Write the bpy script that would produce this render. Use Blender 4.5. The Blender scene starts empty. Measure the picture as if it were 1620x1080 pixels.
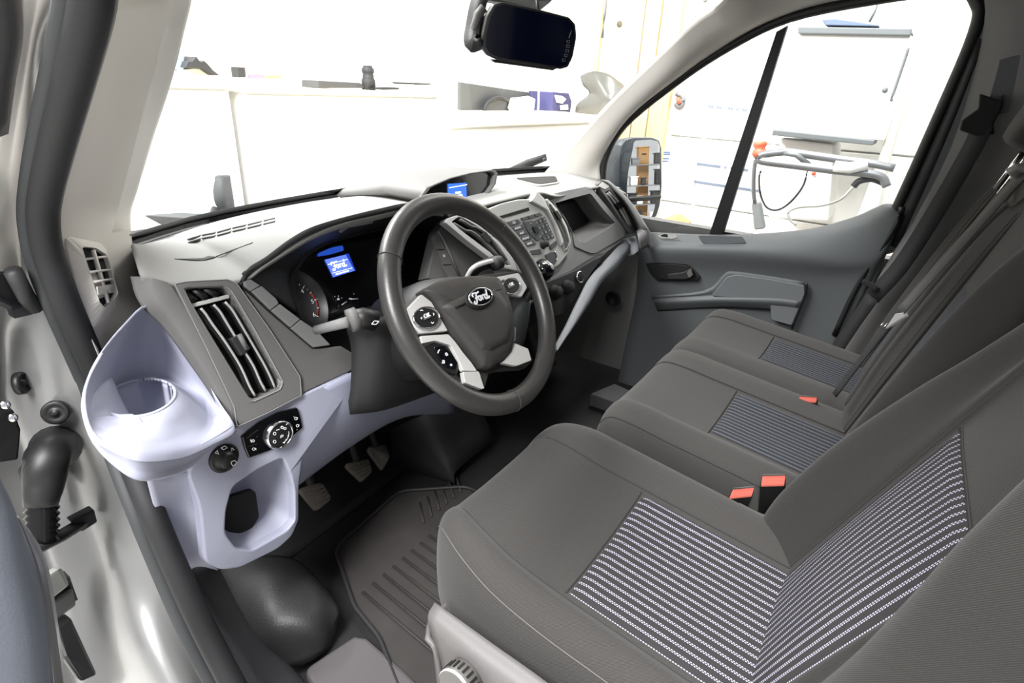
import bpy, bmesh, math, random
from mathutils import Vector as V, Matrix
random.seed(4)
R = math.radians
sc = bpy.context.scene
COL = sc.collection

# ------------------------------------------------------------------ camera
CAM = V((-1.135, -0.04, 1.03)); FPX = 900.0
_y, _p, _r = R(57), R(24), R(3)
_f = V((math.sin(_y) * math.cos(_p), math.cos(_y) * math.cos(_p), -math.sin(_p)))
_rt = V((math.cos(_y), -math.sin(_y), 0)); _up = _rt.cross(_f)
_rt, _up = _rt * math.cos(_r) + _up * math.sin(_r), -_rt * math.sin(_r) + _up * math.cos(_r)
cd = bpy.data.cameras.new('camera'); cd.sensor_width = 36; cd.lens = FPX / 1620 * 36
cd.clip_start = 0.02; cd.clip_end = 60
cam = bpy.data.objects.new('camera', cd); COL.objects.link(cam)
m3 = Matrix((_rt, _up, -_f)).transposed()
cam.matrix_world = Matrix.Translation(CAM) @ m3.to_4x4()
sc.camera = cam

# ------------------------------------------------------------------ light
sc.view_settings.view_transform = 'Standard'; sc.view_settings.look = 'None'
sc.view_settings.gamma = 1; sc.view_settings.use_curve_mapping = False
sc.view_settings.exposure = 0.75
sc.cycles.use_denoising = True
sc.cycles.max_bounces = 8; sc.cycles.diffuse_bounces = 4; sc.cycles.glossy_bounces = 4
sc.cycles.transparent_max_bounces = 12; sc.cycles.sample_clamp_indirect = 6
w = bpy.data.worlds.new('workshop_light'); sc.world = w; w.use_nodes = True
bg = w.node_tree.nodes['Background']; bg.inputs[0].default_value = (0.985, 0.992, 1.0, 1); bg.inputs[1].default_value = 0.42

def area(name, loc, tgt, sx, sy, power, col=(1, 1, 1)):
    l = bpy.data.lights.new(name, 'AREA'); l.shape = 'RECTANGLE'; l.size = sx; l.size_y = sy; l.energy = power; l.color = col
    o = bpy.data.objects.new(name, l); COL.objects.link(o); o.location = loc
    o.rotation_euler = (V(tgt) - V(loc)).to_track_quat('-Z', 'Y').to_euler()
    return o
area('ceiling_lamp_front', (-0.9, 2.8, 3.4), (-0.6, 1.6, 0), 3.4, 0.8, 270, (1, 0.99, 0.97))
area('ceiling_lamp_side', (-2.5, -0.1, 3.3), (-0.9, 0.4, 0.4), 0.7, 2.6, 250, (1, 0.99, 0.98))
area('ceiling_lamp_right', (1.9, 0.6, 3.4), (3.6, 0.6, .8), 0.5, 3.5, 130, (1, 0.99, 0.97))

# ------------------------------------------------------------------ measuring helpers
def ray(x, y):
    return ((x - 810) * _rt - (y - 540) * _up + FPX * _f).normalized()
def S(x, y, pl):
    """point of the room seen at (x, y) lying on a plane given as ('x', v) or (point, normal)"""
    d = ray(x, y)
    if isinstance(pl[0], str):
        i = 'xyz'.index(pl[0]); return CAM + d * ((pl[1] - CAM[i]) / d[i])
    p, n = V(pl[0]), V(pl[1]); return CAM + d * ((p - CAM).dot(n) / d.dot(n))
def SX(x, y, v): return S(x, y, ('x', v))
def SY(x, y, v): return S(x, y, ('y', v))
def SZ(x, y, v): return S(x, y, ('z', v))
def SP(pts, pl): return [S(x, y, pl) for x, y in pts]
def conv(k, ox, oy): return lambda pts: [(ox + x * k, oy + y * k) for x, y in pts]

# ------------------------------------------------------------------ materials
def lin(c):
    return tuple((x / 255 / 12.92) if x / 255 <= 0.04045 else ((x / 255 + 0.055) / 1.055) ** 2.4 for x in c)
MATS = {}
def mat(name, col, rough=0.6, metal=0.0, bump=0.0, scale=400.0, spec=0.5, var=0.0, coat=0.0, vscale=8.0):
    if name in MATS: return MATS[name]
    m = bpy.data.materials.new(name); m.use_nodes = True; nt = m.node_tree
    b = nt.nodes['Principled BSDF']; c = lin(col) + (1,)
    b.inputs['Base Color'].default_value = c; b.inputs['Roughness'].default_value = rough
    b.inputs['Metallic'].default_value = metal; b.inputs['Specular IOR Level'].default_value = spec
    b.inputs['Coat Weight'].default_value = coat
    tc = nt.nodes.new('ShaderNodeTexCoord')
    if bump:
        n = nt.nodes.new('ShaderNodeTexNoise'); n.inputs['Scale'].default_value = scale; n.inputs['Detail'].default_value = 2
        nt.links.new(tc.outputs['Object'], n.inputs['Vector'])
        bp = nt.nodes.new('ShaderNodeBump'); bp.inputs['Strength'].default_value = bump; bp.inputs['Distance'].default_value = 0.001
        nt.links.new(n.outputs['Fac'], bp.inputs['Height']); nt.links.new(bp.outputs['Normal'], b.inputs['Normal'])
    if var:
        n2 = nt.nodes.new('ShaderNodeTexNoise'); n2.inputs['Scale'].default_value = vscale; n2.inputs['Detail'].default_value = 4
        nt.links.new(tc.outputs['Object'], n2.inputs['Vector'])
        mx = nt.nodes.new('ShaderNodeMix'); mx.data_type = 'RGBA'
        mx.inputs['A'].default_value = tuple(x * (1 - var) for x in c[:3]) + (1,)
        mx.inputs['B'].default_value = tuple(min(1, x * (1 + var)) for x in c[:3]) + (1,)
        nt.links.new(n2.outputs['Fac'], mx.inputs['Factor']); nt.links.new(mx.outputs['Result'], b.inputs['Base Color'])
    MATS[name] = m; return m
def emit(name, col, s):
    if name in MATS: return MATS[name]
    m = bpy.data.materials.new(name); m.use_nodes = True; b = m.node_tree.nodes['Principled BSDF']
    b.inputs['Base Color'].default_value = (0, 0, 0, 1)
    b.inputs['Emission Color'].default_value = lin(col) + (1,); b.inputs['Emission Strength'].default_value = s
    MATS[name] = m; return m
def glassmat(name, tint=(0.98, 0.99, 0.99), gloss=0.05):
    m = bpy.data.materials.new(name); m.use_nodes = True; nt = m.node_tree; nt.nodes.clear()
    o = nt.nodes.new('ShaderNodeOutputMaterial'); t = nt.nodes.new('ShaderNodeBsdfTransparent'); g = nt.nodes.new('ShaderNodeBsdfGlossy')
    t.inputs[0].default_value = tint + (1,); g.inputs['Roughness'].default_value = 0.02
    lw = nt.nodes.new('ShaderNodeLayerWeight'); lw.inputs[0].default_value = 0.5
    pw = nt.nodes.new('ShaderNodeMath'); pw.operation = 'POWER'; pw.inputs[1].default_value = 5; nt.links.new(lw.outputs['Facing'], pw.inputs[0])
    ma = nt.nodes.new('ShaderNodeMath'); ma.operation = 'MULTIPLY_ADD'; ma.inputs[1].default_value = 0.5; ma.inputs[2].default_value = 0.02; nt.links.new(pw.outputs[0], ma.inputs[0])
    mx = nt.nodes.new('ShaderNodeMixShader'); nt.links.new(ma.outputs[0], mx.inputs[0])
    nt.links.new(t.outputs[0], mx.inputs[1]); nt.links.new(g.outputs[0], mx.inputs[2]); nt.links.new(mx.outputs[0], o.inputs[0])
    MATS[name] = m; return m

def fabric(name, col, col2=(110, 110, 108), sheen=0.08):
    """fine diagonal weave"""
    m = bpy.data.materials.new(name); m.use_nodes = True; nt = m.node_tree; b = nt.nodes['Principled BSDF']
    b.inputs['Roughness'].default_value = 0.95; b.inputs['Specular IOR Level'].default_value = 0.15
    b.inputs['Sheen Weight'].default_value = sheen; b.inputs['Sheen Roughness'].default_value = 0.5
    tc = nt.nodes.new('ShaderNodeTexCoord')
    w1 = nt.nodes.new('ShaderNodeTexWave'); w1.bands_direction = 'DIAGONAL'; w1.inputs['Scale'].default_value = 260
    nt.links.new(tc.outputs['Object'], w1.inputs['Vector'])
    n = nt.nodes.new('ShaderNodeTexNoise'); n.inputs['Scale'].default_value = 900; nt.links.new(tc.outputs['Object'], n.inputs['Vector'])
    mu = nt.nodes.new('ShaderNodeMath'); mu.operation = 'MULTIPLY'; nt.links.new(w1.outputs['Fac'], mu.inputs[0]); nt.links.new(n.outputs['Fac'], mu.inputs[1])
    mx = nt.nodes.new('ShaderNodeMix'); mx.data_type = 'RGBA'; mx.inputs['A'].default_value = lin(col) + (1,); mx.inputs['B'].default_value = lin(col2) + (1,)
    nt.links.new(mu.outputs[0], mx.inputs['Factor']); nt.links.new(mx.outputs['Result'], b.inputs['Base Color'])
    bp = nt.nodes.new('ShaderNodeBump'); bp.inputs['Strength'].default_value = 0.35; bp.inputs['Distance'].default_value = 0.0008
    nt.links.new(mu.outputs[0], bp.inputs['Height']); nt.links.new(bp.outputs['Normal'], b.inputs['Normal'])
    MATS[name] = m; return m
def striped(name, base, dots, pitch, fill=0.36):
    """woven stripes: twin rows of staggered pale dots every pitch metres across (UV in metres)"""
    m = bpy.data.materials.new(name); m.use_nodes = True; nt = m.node_tree; b = nt.nodes['Principled BSDF']
    b.inputs['Roughness'].default_value = 0.95; b.inputs['Specular IOR Level'].default_value = 0.15
    L = nt.links.new
    def mth(op, a, bb=None, c=None):
        n = nt.nodes.new('ShaderNodeMath'); n.operation = op
        for i, v in enumerate((a, bb, c)):
            if v is None: continue
            if isinstance(v, (int, float)): n.inputs[i].default_value = v
            else: L(v, n.inputs[i])
        return n.outputs[0]
    uv = nt.nodes.new('ShaderNodeUVMap'); sp = nt.nodes.new('ShaderNodeSeparateXYZ'); L(uv.outputs[0], sp.inputs[0])
    fu = mth('FRACT', mth('DIVIDE', sp.outputs[0], pitch))
    band = mth('LESS_THAN', fu, fill)
    row = mth('GREATER_THAN', fu, fill / 2)
    inrow = mth('FRACT', mth('DIVIDE', fu, fill / 2))
    du = mth('ABSOLUTE', mth('SUBTRACT', inrow, 0.5))
    fv = mth('FRACT', mth('ADD', mth('DIVIDE', sp.outputs[1], pitch * fill * 0.72), mth('MULTIPLY', row, 0.5)))
    dv = mth('ABSOLUTE', mth('SUBTRACT', fv, 0.5))
    d = mth('LESS_THAN', mth('ADD', mth('POWER', du, 2), mth('POWER', dv, 2)), 0.125)
    mask = mth('MULTIPLY', band, d)
    mx = nt.nodes.new('ShaderNodeMix'); mx.data_type = 'RGBA'; mx.inputs['A'].default_value = lin(base) + (1,); mx.inputs['B'].default_value = lin(dots) + (1,)
    L(mask, mx.inputs['Factor']); L(mx.outputs['Result'], b.inputs['Base Color'])
    bp = nt.nodes.new('ShaderNodeBump'); bp.inputs['Strength'].default_value = 0.4; bp.inputs['Distance'].default_value = 0.001
    L(band, bp.inputs['Height']); L(bp.outputs['Normal'], b.inputs['Normal'])
    MATS[name] = m; return m

M_TOP = mat('dash_top_soft_grey', (124, 124, 122), 0.75, bump=0.25, scale=600)
M_DARK = mat('dash_dark_grey_grain', (92, 91, 90), 0.62, bump=0.3, scale=700)
M_MID = mat('dash_mid_grey_grain', (112, 112, 112), 0.6, bump=0.25, scale=700)
M_LAV = mat('dash_pale_lavender', (154, 156, 173), 0.6, bump=0.12, scale=600)
M_PILLAR = mat('pillar_trim_warm_grey', (186, 182, 176), 0.8, bump=0.1, scale=500)
M_HEAD = mat('headliner_grey', (150, 148, 144), 0.95, bump=0.3, scale=800)
M_BLACK = mat('black_plastic', (20, 20, 21), 0.5)
M_SOFTBLK = mat('black_grain_plastic', (33, 33, 34), 0.6, bump=0.3, scale=600)
M_PIT = mat('deep_black_plastic', (9, 9, 10), 0.8)
M_GLOSS = mat('gloss_black', (8, 9, 12), 0.12, coat=0.3)
M_RUB = mat('door_seal_rubber', (22, 22, 25), 0.7, bump=0.1, scale=300)
M_CHROME = mat('chrome', (225, 225, 228), 0.12, 1.0)
M_SATIN = mat('satin_silver_plastic', (204, 203, 201), 0.28, 0.3)
M_SILVER = mat('bezel_silver_paint', (178, 178, 175), 0.42, 0.2)
M_LEATHER = mat('worn_wheel_leather', (48, 47, 46), 0.36, bump=0.2, scale=500, var=0.15, vscale=6)
M_PAD = mat('airbag_pad_grain', (46, 44, 43), 0.6, bump=0.4, scale=800)
M_PAINT = mat('silver_body_paint', (142, 142, 142), 0.3, 0.55, var=0.06, coat=0.4)
M_WHITE = mat('white_print', (235, 235, 238), 0.5)
M_RED = mat('dial_red', (150, 40, 34), 0.5)
M_BTN = mat('radio_button_grey', (70, 72, 74), 0.5)
M_FLOORM = mat('rubber_floor_black', (26, 25, 26), 0.6, bump=0.4, scale=300, var=0.5, vscale=5)
M_MATR = mat('dusty_rubber_mat', (46, 43, 42), 0.75, bump=0.3, scale=200, var=0.45, vscale=14)
M_BELT = mat('belt_webbing_black', (20, 20, 22), 0.8, bump=0.3, scale=900)
M_BELTG = mat('belt_webbing_grey', (66, 66, 66), 0.8, bump=0.3, scale=900)
M_ORANGE = mat('buckle_button_red', (222, 112, 98), 0.45)
M_DOORP = mat('door_card_grey', (82, 85, 87), 0.65, bump=0.25, scale=700)
M_DOORL = mat('door_ledge_grey', (98, 101, 104), 0.65, bump=0.25, scale=700)
M_SKIRT = mat('seat_skirt_grey_plastic', (90, 88, 88), 0.55, bump=0.25, scale=600)
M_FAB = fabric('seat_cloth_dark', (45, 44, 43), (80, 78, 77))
M_FAB_SHADE = fabric('seat_cloth_shaded', (34, 33, 32), (58, 57, 56))  # same cloth as the cushions, darkened to paint shade on the backrests
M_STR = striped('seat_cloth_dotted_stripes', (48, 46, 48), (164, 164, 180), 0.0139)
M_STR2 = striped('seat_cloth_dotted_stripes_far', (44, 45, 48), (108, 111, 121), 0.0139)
M_GLASS = glassmat('window_glass')
M_MIRROR = mat('mirror_glass', (245, 247, 248), 0.01, 1.0)

# ------------------------------------------------------------------ object helpers
OFF = {}
def link(o): COL.objects.link(o); return o
def thing(name, loc, label, cat, group=None):
    o = link(bpy.data.objects.new(name, None)); o.location = loc; o.empty_display_size = 0.05
    o['label'] = label; o['category'] = cat
    if group: o['group'] = group
    OFF[o.name] = V(loc); return o
def tag(o, label, cat, group=None):
    o['label'] = label; o['category'] = cat
    if group: o['group'] = group
    return o
def struct(o, label=None):
    o['kind'] = 'structure'
    if label: o['label'] = label
    return o
def holder(name, loc, label=None):
    o = link(bpy.data.objects.new(name, None)); o.location = loc; OFF[o.name] = V(loc); return struct(o, label)
def obj(name, vs, fs, m, parent=None, smooth=True, bevel=0.0, seg=2, solid=0.0, sub=0, uvs=None, fix=True):
    off = OFF[parent.name] if parent else V((0, 0, 0))
    if not parent:
        off = sum((V(v) for v in vs), V((0, 0, 0))) / len(vs); off.z = min(v[2] for v in vs)
    me = bpy.data.meshes.new(name); me.from_pydata([tuple(V(v) - off) for v in vs], [], fs)
    if uvs:
        ul = me.uv_layers.new(name='UVMap')
        for lp in me.loops: ul.data[lp.index].uv = uvs[lp.vertex_index]
    if fix:
        bm = bmesh.new(); bm.from_mesh(me); bmesh.ops.recalc_face_normals(bm, faces=bm.faces); bm.to_mesh(me); bm.free()
    me.materials.append(m); me.polygons.foreach_set('use_smooth', [smooth] * len(me.polygons))
    o = link(bpy.data.objects.new(name, me))
    if parent: o.parent = parent
    else: o.location = off
    OFF[o.name] = off
    if sub:
        s = o.modifiers.new('sub', 'SUBSURF'); s.levels = s.render_levels = sub
    if solid:
        s = o.modifiers.new('solid', 'SOLIDIFY'); s.thickness = solid; s.offset = -1
    if bevel:
        s = o.modifiers.new('bevel', 'BEVEL'); s.width = bevel; s.segments = seg; s.limit_method = 'ANGLE'; s.angle_limit = R(40)
        s.use_clamp_overlap = True
    return o
class MB:
    def __init__(s): s.v = []; s.f = []
    def add(s, vs, fs):
        n = len(s.v); s.v += [V(v) for v in vs]; s.f += [tuple(i + n for i in f) for f in fs]; return s
    def box(s, c, size, rot=None):
        h = V(size) / 2; vs = []
        for x in (-1, 1):
            for y in (-1, 1):
                for z in (-1, 1):
                    p = V((x * h.x, y * h.y, z * h.z)); p = rot @ p if rot else p; vs.append(V(c) + p)
        return s.add(vs, [(0, 1, 3, 2), (4, 6, 7, 5), (0, 4, 5, 1), (2, 3, 7, 6), (0, 2, 6, 4), (1, 5, 7, 3)])
    def plate(s, pts, d):
        n = len(pts); d = V(d); a = [V(p) for p in pts]; b = [p + d for p in a]
        return s.add(a + b, [tuple(range(n)), tuple(range(2 * n - 1, n - 1, -1))] + [(i, (i + 1) % n, n + (i + 1) % n, n + i) for i in range(n)])
    def loops(s, ls, closed=True, cap0=False, cap1=False):
        n = len(ls[0]); vs = [p for l in ls for p in l]; fs = []
        for k in range(len(ls) - 1):
            for i in range(n if closed else n - 1):
                j = (i + 1) % n; fs.append((k * n + i, k * n + j, (k + 1) * n + j, (k + 1) * n + i))
        if cap0: fs.append(tuple(range(n))[::-1])
        if cap1: fs.append(tuple((len(ls) - 1) * n + i for i in range(n)))
        return s.add(vs, fs)
    def tube(s, path, r, n=10, closed=False, flat=None, up=(0, 0, 1)):
        """round tube, or a flat strap when flat=(width, thickness); r may be a list"""
        P = [V(p) for p in path]; N = len(P); ls = []
        for i, p in enumerate(P):
            t = (P[(i + 1) % N] - P[i - 1]) if closed else (P[min(i + 1, N - 1)] - P[max(i - 1, 0)])
            t.normalize(); a = V(up) - t * t.dot(V(up))
            if a.length < 1e-4: a = V((1, 0, 0)) - t * t.x
            a.normalize(); b = t.cross(a)
            rr = r[i] if isinstance(r, (list, tuple)) else r
            if flat:
                wd, th = flat; ls.append([p + a * x * th / 2 + b * y * wd / 2 for x, y in ((1, 1), (-1, 1), (-1, -1), (1, -1))])
            else:
                ls.append([p + (a * math.cos(k * 2 * math.pi / n) + b * math.sin(k * 2 * math.pi / n)) * rr for k in range(n)])
        if closed: ls.append(ls[0]); return s.loops(ls)
        return s.loops(ls, True, True, True)
    def lathe(s, prof, o, ax, n=28, cap=True):
        """prof: (radius, height) pairs along axis ax from o"""
        ax = V(ax).normalized(); a = ax.orthogonal().normalized(); b = ax.cross(a); o = V(o)
        ls = [[o + ax * h + (a * math.cos(k * 2 * math.pi / n) + b * math.sin(k * 2 * math.pi / n)) * r for k in range(n)] for r, h in prof]
        return s.loops(ls, True, cap, cap)
    def strokes(s, lines, frame, wd, th=0.0006):
        """flat pen strokes in a frame (o, u, v, n)"""
        o, u, v, n = frame
        for ln in lines:
            P = [o + u * x + v * y + n * th for x, y in ln]
            s.tube(P, 0, flat=(wd, th), up=n)
        return s
    def build(s, name, m, parent=None, **k): return obj(name, s.v, s.f, m, parent, **k)
def cr(p0, p1, p2, p3, t):
    return 0.5 * ((2 * p1) + (p2 - p0) * t + (2 * p0 - 5 * p1 + 4 * p2 - p3) * t * t + (3 * p1 - p0 - 3 * p2 + p3) * t ** 3)
def spl(P, n, closed=False):
    """n points per span through the control points"""
    P = [V(p) for p in P]; N = len(P); out = []
    for i in range(N if closed else N - 1):
        g = (lambda k: P[k % N]) if closed else (lambda k: P[k] if 0 <= k < N else (2 * P[0] - P[1] if k < 0 else 2 * P[-1] - P[-2]))
        for k in range(n): out.append(cr(g(i - 1), g(i), g(i + 1), g(i + 2), k / n))
    if not closed: out.append(P[-1].copy())
    return out
def grid(ctrl, nu, nv):
    rows = [spl(r, nu) for r in ctrl]; cols = [spl([r[i] for r in rows], nv) for i in range(len(rows[0]))]
    return [[c[j] for c in cols] for j in range(len(cols[0]))]
def patch(name, ctrl, m, parent=None, nu=5, nv=5, solid=0.003, **k):
    g = grid(ctrl, nu, nv); nx = len(g[0]); vs = [p for r in g for p in r]
    fs = [(j * nx + i, j * nx + i + 1, (j + 1) * nx + i + 1, (j + 1) * nx + i) for j in range(len(g) - 1) for i in range(nx - 1)]
    return obj(name, vs, fs, m, parent, solid=solid, **k)
def rnd(pts, r=0.3, n=4):
    """round every corner of a closed loop; r = share of the shorter neighbouring edge"""
    P = [V(p) for p in pts]; N = len(P); out = []
    for i in range(N):
        a, b, c = P[i - 1], P[i], P[(i + 1) % N]; q = min((a - b).length, (c - b).length) * r
        s0 = b + (a - b).normalized() * q; s1 = b + (c - b).normalized() * q
        for k in range(n + 1):
            t = k / n; out.append(s0 * (1 - t) ** 2 + b * 2 * t * (1 - t) + s1 * t * t)
    return out
def star(loop, c, n, u, v):
    """resample a closed loop at n even angles about c in the (u, v) plane"""
    Q = [((p - c).dot(u), (p - c).dot(v), p) for p in loop]; out = []
    for k in range(n):
        a = 2 * math.pi * k / n; dx, dy = math.cos(a), math.sin(a); best = None
        for i in range(len(Q)):
            x0, y0, p0 = Q[i - 1]; x1, y1, p1 = Q[i]
            den = (x1 - x0) * dy - (y1 - y0) * dx
            if abs(den) < 1e-12: continue
            t = -(x0 * dy - y0 * dx) / den
            if -1e-6 <= t <= 1 + 1e-6:
                d = (x0 + (x1 - x0) * t) * dx + (y0 + (y1 - y0) * t) * dy
                if d > 0 and (best is None or d > best[0]): best = (d, p0.lerp(p1, max(0, min(1, t))))
        out.append(best[1] if best else c.copy())
    return out
def basis(n):
    n = V(n).normalized(); u = V((1, 0, 0)) - n * n.x; u.normalize(); v = n.cross(u)
    if v.z < 0: v = -v
    return u, v, n
def cen(l): return sum((V(p) for p in l), V((0, 0, 0))) / len(l)
def frame_ring(name, outer, inner, n, th, m, parent, N=64, deep=0.0, lip=0.0, bevel=0.001, c=None):
    """plate with an opening: outer/inner loops, thickness th behind the face; lip raises the inner edge, deep runs the opening back"""
    u, v, n = basis(n); c = c or cen(inner); A = star(outer, c, N, u, v); B = star(inner, c, N, u, v); mb = MB()
    ls = [[p - n * th for p in A], A, [p + n * lip for p in B], [p - n * max(th, deep) for p in B]]
    mb.loops(ls); return mb.build(name, m, parent, smooth=False, bevel=bevel)
def plate(name, pts, n, th, m, parent, bevel=0.0015, **k):
    return MB().plate(pts, -V(n).normalized() * th).build(name, m, parent, smooth=False, bevel=bevel, **k)
def up(pts, n, h): return [p + V(n).normalized() * h for p in pts]
def text(name, s, o, u, v, size, m, parent, th=0.0004, align='CENTER'):
    cu = bpy.data.curves.new(name, 'FONT'); cu.body = s; cu.size = size; cu.align_x = align; cu.align_y = 'CENTER'; cu.extrude = th
    t = bpy.data.objects.new(name, cu); COL.objects.link(t)
    dg = bpy.context.evaluated_depsgraph_get(); me = bpy.data.meshes.new_from_object(t.evaluated_get(dg)); bpy.data.objects.remove(t)
    u = V(u).normalized(); v = V(v); v = (v - u * v.dot(u)).normalized(); nn = u.cross(v)
    return obj(name, [V(o) + u * q.co.x + v * q.co.y + nn * q.co.z for q in me.vertices], [tuple(p.vertices) for p in me.polygons], m, parent, smooth=False)
# script lettering for the oval maker's mark, pen strokes on a unit-high baseline
def arc(cx, cy, rx, ry, a0, a1, n=12): return [(cx + rx * math.cos(R(a0 + (a1 - a0) * k / n)), cy + ry * math.sin(R(a0 + (a1 - a0) * k / n))) for k in range(n + 1)]
SCRIPT = [
    [(-1.28, 0.42), (-1.38, 0.62), (-1.2, 0.82), (-0.85, 0.80), (-0.5, 0.74), (-0.22, 0.86)],
    [(-0.72, 0.76), (-0.82, 0.4), (-0.95, -0.05), (-1.12, -0.36), (-1.38, -0.42), (-1.46, -0.24), (-1.3, -0.1)],
    [(-1.12, 0.2), (-0.85, 0.24), (-0.62, 0.3)],
    arc(-0.42, 0.08, 0.2, 0.26, 60, 420, 14) + [(-0.1, 0.32)],
    [(0.0, 0.34), (0.04, 0.1), (0.0, -0.2)], [(0.02, 0.1), (0.12, 0.3), (0.28, 0.36), (0.38, 0.26)],
    arc(0.62, 0.06, 0.2, 0.26, 50, 400, 14), [(1.06, 0.86), (0.92, 0.4), (0.84, 0.0), (0.9, -0.2), (1.05, -0.16), (1.2, 0.0)],
]

from mathutils.bvhtree import BVHTree
def skin_tree(ctrl, nu=5, nv=5):
    g = grid(ctrl, nu, nv); nx = len(g[0]); vs = [p for r in g for p in r]
    return BVHTree.FromPolygons(vs, [(j * nx + i, j * nx + i + 1, (j + 1) * nx + i + 1, (j + 1) * nx + i) for j in range(len(g) - 1) for i in range(nx - 1)])
def stick(tree, pts, h=0.0015):
    """points of a surface, lifted a little along its normal"""
    out = []
    for x, y in pts:
        p, n, _, _ = tree.ray_cast(CAM, ray(x, y))
        if p is None: p = SZ(x, y, .79); n = V((0, 0, 1))
        if n.z < 0: n = -n
        out.append(p + n * h)
    return out

# ------------------------------------------------------------------ workshop shell (outside the cab)
M_WALL = mat('workshop_white_wall', (238, 237, 234), 0.85, var=0.02, vscale=1.5)
M_CONC = mat('workshop_floor_grey', (196, 195, 190), 0.7, var=0.12, vscale=2.0)
M_CAB = mat('white_laminate', (240, 239, 236), 0.6)
M_EDGE = mat('birch_edge', (240, 232, 206), 0.6, var=0.08, vscale=20)
M_WOOD = mat('pale_pine', (204, 178, 126), 0.6, var=0.12, vscale=4)
M_CARD = mat('cardboard_brown', (186, 142, 90), 0.85, var=0.06, vscale=10)
GZ = -0.66
struct(MB().plate([(-6, -6, GZ), (6, -6, GZ), (6, 6, GZ), (-6, 6, GZ)], (0, 0, -0.1)).build('ground', M_CONC, smooth=False), 'pale grey workshop floor under the van')
struct(MB().plate([(-6, 4.6, GZ), (6, 4.6, GZ), (6, 4.6, 3.6), (-6, 4.6, 3.6)], (0, 0.1, 0)).build('wall_front', M_WALL, smooth=False), 'white workshop wall ahead of the windshield')
struct(MB().plate([(3.2, -6, GZ), (3.2, 4.6, GZ), (3.2, 4.6, 3.6), (3.2, -6, 3.6)], (0.1, 0, 0)).build('wall_right', M_WALL, smooth=False), 'white workshop wall beyond the passenger window')

# ------------------------------------------------------------------ cab shell
struct(MB().plate([(-0.93, -0.75, 0), (0.86, -0.75, 0), (0.86, 1.25, 0), (-0.80, 1.25, 0), (-0.80, 0.98, 0), (-0.93, 0.66, 0)], (0, 0, -0.05)).build('floor', M_FLOORM, smooth=False), 'black rubber cab floor')
MB_ = MB(); MB_.loops([[V((x, y, z)) for x in (-0.86, -0.4, 0.3, 0.86)] for y, z in ((-0.75, 1.42), (0.0, 1.42), (0.42, 1.38), (0.58, 1.33))], closed=False)
struct(MB_.build('ceiling', M_HEAD, solid=0.03), 'grey headliner above the windshield')
struct(MB().plate([(-0.86, -0.62, 0), (0.86, -0.62, 0), (0.86, -0.62, 1.42), (-0.86, -0.62, 1.42)], (0, -0.04, 0)).build('wall_rear', mat('bulkhead_grey', (92, 92, 94), 0.7), smooth=False), 'grey bulkhead behind the seats')
struct(MB().plate([(-0.80, 1.24, 0), (0.86, 1.24, 0), (0.86, 1.24, 0.68), (-0.80, 1.24, 0.68)], (0, 0.04, 0)).build('wall_front', mat('firewall_black', (16, 16, 17), 0.85), smooth=False), 'black firewall behind the pedals')
# passenger side body below the window line
struct(MB().plate([(0.86, -0.75, 0), (0.86, 1.25, 0), (0.86, 1.25, 0.62), (0.86, -0.75, 0.62)], (0.05, 0, 0)).build('wall_right', M_DARK, smooth=False), 'passenger side body panel')

struct(MB().plate([(0.86, -0.75, 0.62), (0.86, -0.16, 0.62), (0.86, -0.10, 1.42), (0.86, -0.75, 1.42)], (0.05, 0, 0)).build('trim_11', M_HEAD, smooth=False), 'side body panel behind the passenger B-pillar')
# windshield: glass, black lower band
wb = [(-0.76, 0.985), (-0.70, 1.03), (-0.5, 1.108), (-0.1, 1.158), (0.3, 1.16), (0.55, 1.12), (0.72, 1.06), (0.79, 0.99)]
def wby(x):
    for (a, b), (c, d) in zip(wb, wb[1:]):
        if a <= x <= c: return b + (d - b) * (x - a) / (c - a)
    return .985
wt = [(-0.74, 0.50), (-0.67, 0.53), (-0.46, 0.58), (-0.1, 0.62), (0.3, 0.61), (0.5, 0.59), (0.66, 0.53), (0.74, 0.49)]
def wz(x): return 0.755
rows = []
for t in (0, 0.03, 0.5, 1.0):
    rows.append([V((a[0] + (b[0] - a[0]) * t, a[1] + (b[1] - a[1]) * t, 0.755 + 0.55 * t)) for a, b in zip(wb, wt)])
ws = struct(patch('window_1', rows, M_GLASS, None, 3, 3, solid=0), 'curved windshield glass')
band = [[p + V((0, -0.004, 0)) for p in rows[0]], [p + V((0, -0.004, 0)) for p in [a.lerp(b, 1.5) for a, b in zip(rows[0], rows[1])]]]
patch('black_band', band, M_GLOSS, ws, 3, 1, solid=0.002)
# cowl outside below the glass
cw = [[p + V((0, 0.0, -0.02)) for p in rows[0]], [p + V((0, 0.16, -0.05)) for p in rows[0]], [p + V((0, 0.42, -0.1)) for p in rows[0]]]
struct(patch('trim_6', cw, mat('bonnet_white_paint', (228, 228, 228), 0.35, coat=0.3), None, 3, 3, solid=0.01), 'pale bonnet and cowl outside the windshield')
def wiper(name, pts, label):
    t = thing(name, pts[0], label, 'wiper', 'windshield wipers')
    mb = MB(); mb.tube(spl(pts, 4), 0, flat=(0.018, 0.014)); mb.build('wiper_arm', M_BLACK, t)
    mb = MB(); a, b = V(pts[1]), V(pts[-1]); mb.tube([a + V((0, 0, 0.012)), a.lerp(b, 0.5) + V((0, 0, 0.016)), b + V((0, 0, 0.008))], 0, flat=(0.006, 0.022)); mb.build('wiper_blade', M_SOFTBLK, t)
wiper('windshield_wiper', [SY(532, 313, 1.215), SY(500, 322, 1.205), SY(420, 338, 1.17), SY(330, 356, 1.11)], 'black wiper lying along the windshield base ahead of the driver')
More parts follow.
